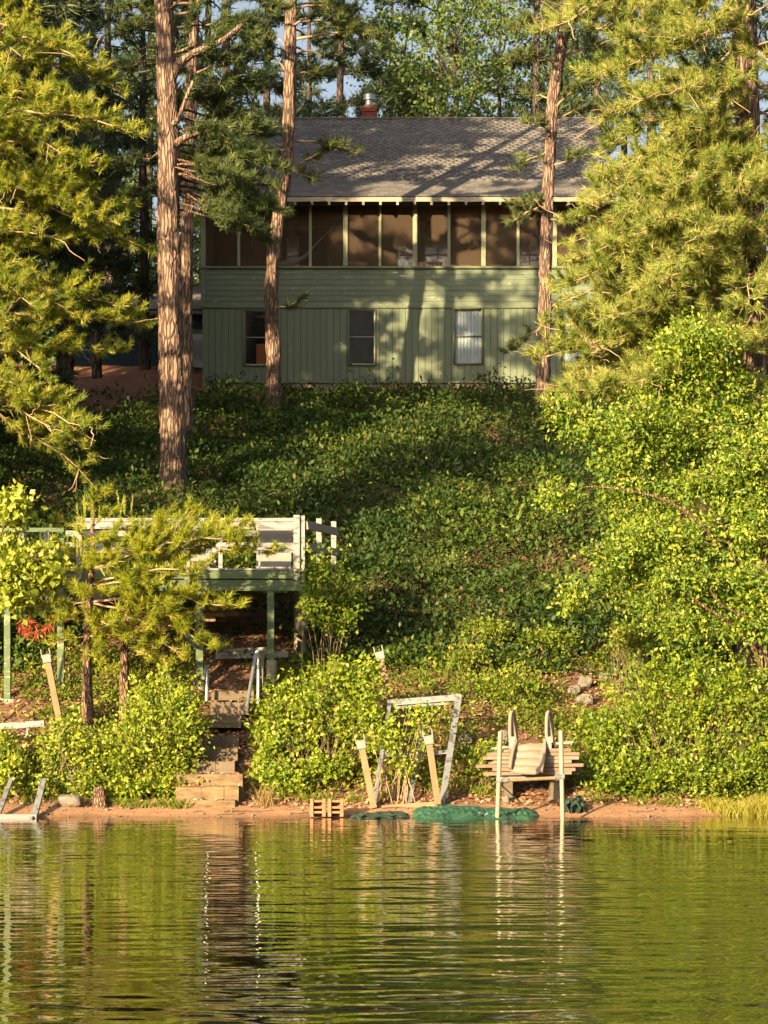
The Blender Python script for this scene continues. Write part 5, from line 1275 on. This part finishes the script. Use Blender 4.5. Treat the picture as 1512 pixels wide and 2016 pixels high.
MAPLE = [(1352, 640, 30.8, 30, 24, .3, .25), (1335, 676, 30.8, 60, 28, .4, .45), (1390, 690, 30.8, 55, 28, .4, .4), (1430, 740, 30.8, 70, 30, .4, .5), (1110, 805, 30.6, 46, 17, .25, .3), (1165, 832, 30.6, 60, 22, .3, .4), (1095, 966, 30.4, 46, 17, .25, .3), (1128, 1162, 30.3, 36, 19, .25, .25)]
for row, (yy_, xl) in enumerate(zip(range(668, 1260, 46), (1310, 1275, 1225, 1165, 1195, 1160, 1150, 1190, 1200, 1165, 1150, 1215, 1290))):
    x_ = xl + 70 + rng.uniform(-10, 30)
    right = 1385 if yy_ < 730 else 1450 if yy_ < 780 else 1570
    while x_ < right:
        if rng.random() > .10: MAPLE.append((x_, yy_ + rng.uniform(-10, 10) + (x_ - 1330) * -.05, 30.5 + rng.uniform(-.5, .5), 84, 25, .45, .62))
        x_ += rng.uniform(105, 140)
shrub('sapling_tree', 'leafy sunlit sapling tree leaning out over the right shore', 'tree', (1500, 1520, 30.6),
      MAPLE,
      105, .080, M['leaf_maple'], 20, .5, trunk=[([(1508, 1560, 30.6), (1505, 1400, 30.6), (1490, 1250, 30.5), (1440, 1080, 30.6), (1390, 900, 30.8), (1345, 700, 31)], .042), ([(1500, 1300, 30.6), (1440, 1230, 30.3), (1380, 1190, 30.1), (1290, 1120, 30.2), (1200, 1090, 30.2)], .030), ([(1495, 1310, 30.6), (1470, 1220, 30.2), (1410, 1180, 30.0), (1350, 1060, 30.2)], .026), ([(1504, 1380, 30.6), (1510, 1200, 30.6), (1500, 1000, 30.7), (1480, 860, 30.8)], .04), ([(1460, 1120, 30.6), (1340, 1000, 30.4), (1200, 960, 30.4), (1080, 965, 30.4)], .024), ([(1430, 1040, 30.6), (1330, 880, 30.6), (1200, 830, 30.6), (1085, 800, 30.6)], .022)], hang=.45, spray=.26, stemmat=M['twig'], shrink=.95, stem_p=.08, spike=.12)
shrub('sapling_tree', 'pale green young maple at the left edge in front of the deck', 'tree', (-25, 1420, 31.0), [(28, 990, 30.7, 45, 36, .35, .6), (60, 1105, 30.5, 72, 48, .4, 1.0), (15, 1150, 30.5, 45, 38, .4, .6), (-60, 1050, 30.7, 70, 90, .5, .8), (15, 1080, 30.6, 40, 30, .3, .4)], 130, .10, M['leaf_pale'], 11, .75, trunk=[([(-28, 1440, 31), (-25, 1250, 30.9), (-10, 1100, 30.6), (25, 985, 30.6)], .028), ([(-22, 1200, 30.8), (20, 1140, 30.5), (70, 1105, 30.4)], .016)], hang=.3, spray=.22)
shrub('shrub', 'thin leafy shrub at the right corner post of the deck', 'shrub', (640, 1250, 33.0), [(630, 1120, 33.0, 45, 45, .3, .5), (680, 1170, 33.0, 50, 40, .35, .5), (615, 1180, 32.8, 35, 45, .2, .35), (660, 1220, 33, 60, 30, .3, .5)], 150, .07, M['leaf_bank'], 11, .7, stem_p=.05)
for i, (px, py, d, rx, ry, lab) in enumerate(((1010, 1080, 39.5, 120, 26, 'bush band painted sunlit across the middle of the hill right of centre'), (760, 880, 46.5, 60, 32, 'bush painted sunlit pale green on the upper hill below the middle window'), (650, 835, 49.5, 55, 25, 'bush on the upper hill right of the slender left pine'), (880, 1120, 37.6, 55, 28, 'bush painted sunlit on the hill just above the lower slope'), (1240, 1255, 32.4, 50, 22, 'low bush beside the bare patch under the sapling tree'), (690, 785, 52.8, 45, 30, 'sprouting seedling bush below the middle cottage window'), (1080, 1260, 33.6, 60, 25, 'bright low bush left of the bare patch'), (960, 1245, 34, 60, 22, 'bright low bush on the lower slope below centre hill'), (1000, 1350, 31.8, 70, 40, 'leafy low bush on the bank above the plank stack'), (920, 1300, 32.6, 55, 30, 'leafy bush on the bank above the metal frame'), (960, 1500, 29.6, 40, 45, 'yellow-green low bush left of the plank stack'))):
    shrub('bush', lab, 'bush', (px, py + ry, d), [(px, py, d, rx, ry, .45, 1.0)], 130, .07 if d < 40 else .085, M['leaf_bank'] if d < 35 else M['leaf_bush_sunlit'], 12, .5, group='bushes on the hillside', baser=rx * d / FPX * .5)  # bushes farther up take the leaf colour with painted sunlight

# -- hillside ground cover (huckleberry): low rounded clumps of small leaves
def cover(name, label, n, xr, yr, h, leaf, mat, reject, seed, nl=46, rad=(.28, .6)):
    r = np.random.default_rng(seed)
    yy = r.uniform(yr[0], yr[1], n * 3); hw = yy / FPX * 756 * 1.08 + .6
    xx = r.uniform(-1, 1, n * 3) * hw
    ok = np.ones(len(xx), bool) & (xx > xr[0]) & (xx < xr[1])
    for i in range(len(xx)):
        if ok[i] and reject(xx[i], yy[i]): ok[i] = False
    xx, yy = xx[ok][:n], yy[ok][:n]; n = len(xx)
    rr = r.uniform(rad[0], rad[1], n); hh_ = r.uniform(h[0], h[1], n) * np.where(r.random(n) < .12, 1.7, 1.0) * (.45 + .95 * np.sin(xx * .95 + 1.4 * np.sin(yy * .7)) ** 2 * np.sin(yy * .83 + xx * .3) ** 2 + .2); rr = rr * (.8 + hh_)
    tone = .45 + .25 * np.sin(xx * .9 + 1.7 * np.sin(yy * .6)) + r.uniform(-.42, .42, n); lsz = r.uniform(.65, 1.35, n).repeat(nl)
    C = np.stack([xx, yy, ground(xx, yy)], -1).repeat(nl, 0)
    u = norm(r.normal(size=(n * nl, 3))); u[:, 2] = np.abs(u[:, 2]); q = r.uniform(.45, 1.05, n * nl)[:, None]
    off = u * q * np.stack([rr, rr, hh_], -1).repeat(nl, 0)
    ax = norm(u * .6 + norm(r.normal(size=(n * nl, 3)))); nn = norm(u + np.array([0, 0, .6]) + .6 * norm(r.normal(size=(n * nl, 3))))
    a = Acc(); leaves(a, C + off, ax, nn, leaf * lsz * r.uniform(.6, 1.3, n * nl), .55, .12, np.clip(tone.repeat(nl) * .6 + r.random(n * nl) * .4, 0, 1))
    return tag(a.obj(name, mat), label, 'ground cover', kind='stuff')
def rej_hill(x, y):
    px = 756 + x * FPX / y
    if y > 54.3 and -4.9 < x < 6: return True
    if y > 50.0 and x < -4.2: return random.random() < .93
    if y > 53.9: return True
    if y > 52.6: return random.random() < .6
    if 31 < y < 36.2 and -5.2 < x < -1.25: return random.random() < .93
    if y < 33.2 and 395 < px < 510: return True
    if 31.6 < y < 33.6 and 1115 < px < 1205: return True
    return False
cover('hill_undergrowth', 'dense huckleberry undergrowth covering the hillside, shade painted into its dark leaves', 6000, (-12, 12), (33.2, 54.6), (.22, .55), .10, M['leaf_hill_shade'], rej_hill, 5, 44)
def rej_bank(x, y):
    px = 756 + x * FPX / y
    if 380 < px < 500: return True
    if px < 130 and y > 30.2: return random.random() < .7
    if 1110 < px < 1210 and 31.6 < y < 33.4: return True
    if 640 < px < 1150: return y < 29.4 or random.random() < .25
    return random.random() < .12
cover('bank_undergrowth', 'patchy yellow-green undergrowth on the low bank', 1500, (-6, 6), (29.3, 34), (.14, .38), .065, M['leaf_bank'], rej_bank, 6, 34, (.16, .36))
def rej_mound(x, y):
    if rej_hill(x, y): return True
    if not (y < 41.2 or (44.3 < y < 47.8 and -1.5 < x < 1.8)) and random.random() < .82: return True  # keeps the painted sunlight mostly to the lit parts of the slope
    return math.sin(x * .8 + 1.1 * math.sin(y * .55)) * math.sin(y * .62 + x * .25 + .8) < .12
cover('hill_shrubs', 'mounded low shrubs with sunlight painted into their lighter leaves above the hillside undergrowth', 620, (-9, 9), (33.4, 53.5), (.35, .85), .105, M['leaf_bush_sunlit'], rej_mound, 15, 64, (.28, .62))
dw = Acc()
for _ in range(60):
    x_ = rng.uniform(-5.2, 5.2); y_ = rng.uniform(28.15, 29.1); th = rng.uniform(0, 3.14); L = rng.uniform(.08, .4)
    p = np.stack([x_ + np.cos(th) * np.linspace(0, L, 5), y_ + np.sin(th) * np.linspace(0, L, 5) * .6], -1) + rng.normal(0, .012, (5, 2)); p = np.column_stack([p, ground(p[:, 0], p[:, 1]) + .012])
    tube(dw, p, np.linspace(.012, .005, 5) * rng.uniform(.6, 1.6), 5, True)
tag(dw.obj('driftwood', M['twig_dark'], smooth=True), 'thin twigs and roots washed up on the sand', 'driftwood', kind='stuff')
# fallen leaves and pine litter on the bank
n = 34000; yy = rng.uniform(28.75, 35.5, n); xx = rng.uniform(-1, 1, n) * yy * .19
keep = rng.random(n) < np.interp(yy, [28.7, 29.1, 33, 35.5], [.25, 1, .8, .5]); xx, yy = xx[keep], yy[keep]
nn = norm(np.array([0, -.25, 1.0]) + .55 * runit(len(xx))); ax = norm(np.cross(nn, runit(len(xx))))
a = Acc(); leaves(a, np.stack([xx, yy, ground(xx, yy) + .012], -1), ax, nn, rng.uniform(.035, .10, len(xx)), .6, .1)
for xa, xb, pt, pb, dd_, mt, js in rows:
    m_ = 40; z_ = P(0, pt, dd_).z + .008; q = np.stack([rng.uniform(P(xa, 0, dd_).x, P(xb, 0, dd_).x, m_), rng.uniform(dd_ + .0, dd_ + .34, m_), np.full(m_, z_)], -1)
    nn = norm(np.array([0, -.25, 1.0]) + .5 * runit(m_)); leaves(a, q, norm(np.cross(nn, runit(m_))), nn, rng.uniform(.03, .08, m_), .6, .1)
tag(a.obj('fallen_leaves', M['litter']), 'brown fallen leaves and needles covering the bank', 'leaf litter', kind='stuff')
# pebbles and bits of bark on the sand
a = Acc(); m_ = 900; px_ = rng.uniform(-5.4, 5.4, m_); py_ = 28.02 + rng.random(m_) ** 1.5 * 1.2; r_ = rng.uniform(.006, .02, m_) * np.where(rng.random(m_) < .06, 2.2, 1)
ov = np.array([(1, 0, 0), (-1, 0, 0), (0, 1, 0), (0, -1, 0), (0, 0, .7), (0, 0, -.7)], float); of = np.array([(0, 2, 4), (2, 1, 4), (1, 3, 4), (3, 0, 4), (2, 0, 5), (1, 2, 5), (3, 1, 5), (0, 3, 5)])
pv = ov[None] * r_[:, None, None] * rng.uniform(.6, 1.3, (m_, 6, 1)) + np.stack([px_, py_, ground(px_, py_) + r_ * .3], -1)[:, None]
a.add(pv.reshape(-1, 3), (of[None] + np.arange(m_)[:, None, None] * 6).reshape(-1, 3), rng.random(m_).repeat(8))
tag(a.obj('pebbles', M['rock']), 'small pebbles scattered on the sandy beach', 'pebbles', kind='stuff')
# grass
def grass(name, label, spots, mat, hgt, nper, w=.004, cat='grass', kind=None):
    a = Acc()
    for px, d, s in spots:
        x0_ = (px - 756) * d / FPX; n = nper
        bx_ = np.stack([x0_ + rng.normal(0, s, n), d + rng.normal(0, s * .7, n)], -1); b_ = np.stack([bx_[:, 0], bx_[:, 1], ground(bx_[:, 0], bx_[:, 1])], -1)
        lean = norm(np.stack([rng.normal(0, .5, n), rng.normal(-.1, .4, n), np.full(n, 1.0)], -1)); L = hgt * rng.uniform(.4, 1.1, n)[:, None]
        sd_ = norm(np.cross(lean, runit(n))) * w; m_ = b_ + lean * L * .55; t_ = b_ + lean * L * .9 + np.stack([lean[:, 0] * .4, lean[:, 1] * .4, np.full(n, -.12)], -1) * L
        v = np.stack([b_ - sd_, b_ + sd_, m_ + sd_ * .8, m_ - sd_ * .8, t_], 1).reshape(-1, 3); i = np.arange(n)[:, None] * 5; q = rng.random(n)
        a.add(v, np.concatenate([i + np.array([[0, 1, 2]]), i + np.array([[0, 2, 3]]), i + np.array([[3, 2, 4]])]), np.tile(q, 3))
    return tag(a.obj(name, mat), label, cat, kind=kind)
grass('grass_tuft', 'dry pale grass tuft hanging over the shore right of the steps', [(515, 28.95, .05), (530, 28.95, .08)], M['grass_dry'], .42, 50, .004)
grass('shore_grass', 'yellow-green grass along the right edge of the beach', [(px, 28.55 + rng.uniform(-.15, .3), .12) for px in (1400, 1425, 1450, 1470, 1490, 1510, 1530, 1480, 1500)], M['grass'], .30, 130, .004, kind='stuff')
grass('bank_grass', 'tufts of green grass scattered on the low bank', [(px, d, .08) for px, d in ((280, 28.85), (320, 28.85), (345, 28.8), (240, 28.9), (600, 29.1), (640, 29.2), (690, 29.1), (860, 29.3), (900, 29.4), (930, 29.3), (1180, 28.95), (1260, 28.95), (1320, 28.9), (760, 29.2), (960, 29.3), (50, 28.9), (880, 29.2))], M['leaf_bank'], .22, 60, .005, kind='stuff')
# floating leaf on the water
a = Acc(); c = np.array([P(357, 1890, 12.47)]); c[:, 2] = .012
leaves(a, c - np.array([[.06, 0, 0]]), np.array([[1.0, .1, .02]]), np.array([[0, 0, 1.0]]), np.array([.14]), .35, .05)
tag(a.obj('floating_leaf', M['grass_dry']), 'pale leaf floating on the dark water', 'leaf')

# ------------------------------------------------------------------ woods behind
def bg_pine_mesh(seed, H, spread, base_frac):
    global rng
    keep_, rng = rng, np.random.default_rng(seed)
    trunk = Acc(); n = 20; path = np.stack([np.cumsum(rng.normal(0, .03, n)), np.cumsum(rng.normal(0, .03, n)), np.linspace(-.4, H, n)], -1); path[:, :2] -= path[1, :2]
    tube(trunk, path, np.linspace(.22, .03, n), 9, False, .08)
    wood = Acc(); tufts = []
    nl = int(H * 2.6)
    for h in np.linspace(H * base_frac, H * .985, nl):
        a_ = rng.uniform(0, 6.28); f = (1 - (h - H * base_frac) / (H * (1 - base_frac)))
        L = spread * (.35 + .75 * f ** .7) * rng.uniform(.5, 1.1); i = int(np.argmin(np.abs(path[:, 2] - h)))
        e = path[i] + np.array([math.cos(a_) * L, math.sin(a_) * L, rng.uniform(-.05, .28) * L])
        pine_limb(wood, tufts, limb_path(path[i], e, 0, .05), .03, 1.0, .22, .5, .36, .08, .62)
    cr = Acc(); emit(cr, tufts, 14, .022, .85)
    rng = keep_
    return trunk.mesh('trunk', M['bark_far'], True), wood.mesh('limb', M['bark_far'], True), cr.mesh('crown', M['needle_far'])
def bg_leaf_mesh(seed, H, spread):
    global rng
    keep_, rng = rng, np.random.default_rng(seed)
    trunk = Acc(); n = 14; path = np.stack([np.cumsum(rng.normal(0, .06, n)), np.cumsum(rng.normal(0, .06, n)), np.linspace(-.4, H * .9, n)], -1); path[:, :2] -= path[1, :2]
    tube(trunk, path, np.linspace(.18, .03, n), 8, False, .08)
    wood = Acc(); Cs, Ax, Nn, Rn = [], [], [], []
    for k in range(42):
        h = H * rng.uniform(.18, .97); a_ = rng.uniform(0, 6.28); L = spread * rng.uniform(.35, 1.0) * math.sqrt(max(.15, 1 - abs(h / H - .5) * 1.5)); i = int(np.argmin(np.abs(path[:, 2] - h * .85)))
        e = np.array([math.cos(a_) * L, math.sin(a_) * L, h]); lp_ = limb_path(path[i], e, 0, .06); tube(wood, lp_, np.linspace(.045, .008, len(lp_)), 5, False)
        for q in range(15):
            t = rng.uniform(.4, 1.02); u = min(int(t * 8), 7); c = lp_[u] + rng.normal(0, .36, 3) * np.array([1, 1, .6]); m_ = 13
            Cs.append(c + rng.normal(0, .20, (m_, 3)) * np.array([1, 1, .5])); Ax.append(runit(m_)); Nn.append(norm(runit(m_) * .8 + np.array([-.2, -.4, .7]))); Rn.append(np.clip(rng.random() * .6 + rng.random(m_) * .4, 0, 1))
    cr = Acc(); C = np.concatenate(Cs); leaves(cr, C, np.concatenate(Ax), np.concatenate(Nn), rng.uniform(.11, .19, len(C)), .7, .1, np.concatenate(Rn))
    rng = keep_
    return trunk.mesh('trunk', M['bark_far'], True), wood.mesh('limb', M['bark_far'], True), cr.mesh('crown', M['leaf_far'])
BG = {}
def bg(kind, px, d, lab, rot=0, sc=1.0, group='trees of the woods behind', x=None):
    key = kind
    if key not in BG:
        BG[key] = bg_leaf_mesh(40 + kind[1], 13.5, 3.3) if kind[0] == 'leaf' else bg_pine_mesh(60 + kind[1], 17.5, 3.2, (.16, .26, .07)[kind[1] % 3])
    X = (px - 756) * d / FPX if x is None else x; g = gz(X, d)
    o = bpy.data.objects.new('leafy_tree' if kind[0] == 'leaf' else 'pine_tree', None)
    finish(o, None, Matrix.Translation((X, d, g)) @ Matrix.Rotation(rot, 4, 'Z') @ Matrix.Scale(sc, 4)); tag(o, lab, 'tree', group)
    for nm, me in zip(('trunk', 'limb', 'crown'), BG[key]):
        c = finish(bpy.data.objects.new(nm, me), o, WM[o.name].copy())
        if nm != 'trunk': c['kind'] = 'stuff'
    return o
PI_ = 'pine'; LE = 'leaf'
for i, (kd, px, d, lab, sc) in enumerate((
    ((PI_, 0), -40, 52, 'dark pine at the far left edge behind the sunlit pine', 1.0),
    ((PI_, 2), 60, 49, 'shaded pine low on the left behind the sunlit pine boughs', .75),
    ((PI_, 1), 130, 58, 'dark pine just left of the blue shed', 1.0),
    ((PI_, 2), 215, 69, 'dark pine directly behind the blue shed', 1.05),
    ((PI_, 0), 290, 74, 'dark pine behind the thick trunk to its left', 1.1),
    ((PI_, 1), 440, 70, 'dark pine behind the left end of the cottage roof', 1.15),
    ((PI_, 2), 400, 78, 'dense dark pine deep behind the thick trunk', 1.2),
    ((PI_, 0), 520, 76, 'dark pine behind the roof between the two left trunks', 1.05),
    ((PI_, 1), 665, 72, 'open pine behind the roof just left of the chimney', 1.0),
    ((PI_, 2), 600, 88, 'far pine behind the roof left of the chimney', 1.1),
    ((LE, 0), 790, 74, 'leafy tree behind the roof just right of the chimney', 1.0),
    ((PI_, 0), 760, 86, 'far pine straight behind the chimney', 1.1),
    ((LE, 1), 900, 71, 'green leafy tree behind the middle right of the roof', 1.0),
    ((PI_, 1), 870, 80, 'tall pine rising above the leafy trees right of the chimney', 1.2),
    ((LE, 2), 985, 76, 'leafy tree behind the roof left of the right trunk', 1.1),
    ((PI_, 0), 1050, 72, 'dark pine behind the right trunk above the roof', 1.05),
    ((LE, 0), 1120, 78, 'leafy tree behind the right end of the roof', 1.15),
    ((PI_, 1), 1180, 73, 'pine between the right trunk and the olive pine', 1.0),
    ((PI_, 2), 1290, 66, 'shaded pine behind the olive pine beyond the cottage end', 1.05),
    ((LE, 1), 1400, 60, 'leafy tree behind the olive pine at the right', 1.0),
    ((PI_, 0), 1490, 58, 'dark pine at the right edge behind the olive pine', 1.0),
    ((LE, 2), 330, 66, 'leafy tree behind the louvred cabinet', .8),
    ((PI_, 2), 190, 57.5, 'drooping shaded pine in front of the left part of the blue shed', .72),
    ((PI_, 2), 285, 60, 'shaded pine close against the blue shed beside the thick trunk', .8),
    ((PI_, 2), 120, 53, 'shaded low pine left of the reddish needle bank', .62),
    ((PI_, 1), 20, 66, 'far dark pine at the left edge of the woods', 1.1),
    ((PI_, 2), 1240, 84, 'far pine behind the olive pine top', 1.1))):
    bg(kd, px, d, lab, i * 1.7, sc)
# pines along the shore to the left whose shade falls on the hill and the cottage
for i, (x, y, sc) in enumerate(((-10.2, 35.5, .9), (-9.9, 43.5, 1.2), (-12.2, 40, 1.2), (-14.2, 37.6, 1.35), (-9.0, 47, 1.1), (-12.6, 36.5, .95), (-11.6, 42, 1.25), (-13.4, 39.5, 1.3), (-18.5, 35.5, 1.45), (-8.9, 37.0, .9), (-15.8, 41, 1.4), (-21.5, 33.5, 1.45), (-14.5, 46, 1.35), (-10.4, 45, 1.3), (-9.6, 50, 1.15), (-22, 38, 1.4), (-13.6, 54, 1.2), (-17.5, 50, 1.3))):
    bg((PI_, i % 3), 0, y, 'tall pine on the left shore beyond the edge of the view', i * 2.1, sc, 'pines along the left shore', x=x)

# woods farther back, one closed mass of foliage
n = 26000; xx = rng.uniform(-34, 34, n); yy = rng.uniform(92, 112, n); top = 6 + 2.5 * np.sin(xx * .7) + 2 * np.sin(xx * 1.9 + 1) + 1.5 * np.sin(yy * 2)
zz = ground(xx, yy) + rng.random(n) ** .8 * np.maximum(top, 2.5)
a = Acc(); leaves(a, np.stack([xx, yy, zz], -1), runit(n), norm(runit(n) + np.array([-.3, -.6, .4])), rng.uniform(.35, .7, n), .8, .1)
tag(a.obj('distant_woods', M['leaf_far']), 'dark mass of far woods behind the cottage', 'woods', kind='stuff')

# the opposite shore behind the viewer, mirrored in the window panes
n = 15000; xx = rng.uniform(-170, 150, n); yy = rng.uniform(-165, -140, n)
top = 19 + 5 * np.sin(xx * .11) + 4 * np.abs(np.sin(xx * .42 + 1)) + 3 * np.abs(np.sin(xx * .93))
zz = ground(xx, yy) + rng.random(n) ** .85 * top
a = Acc(); leaves(a, np.stack([xx, yy, zz], -1), runit(n), norm(runit(n) + np.array([.2, .6, .4])), rng.uniform(1.2, 2.6, n), .8, .1)
tag(a.obj('distant_woods', M['leaf_far']), 'woods on the opposite shore of the lake', 'woods', kind='stuff')
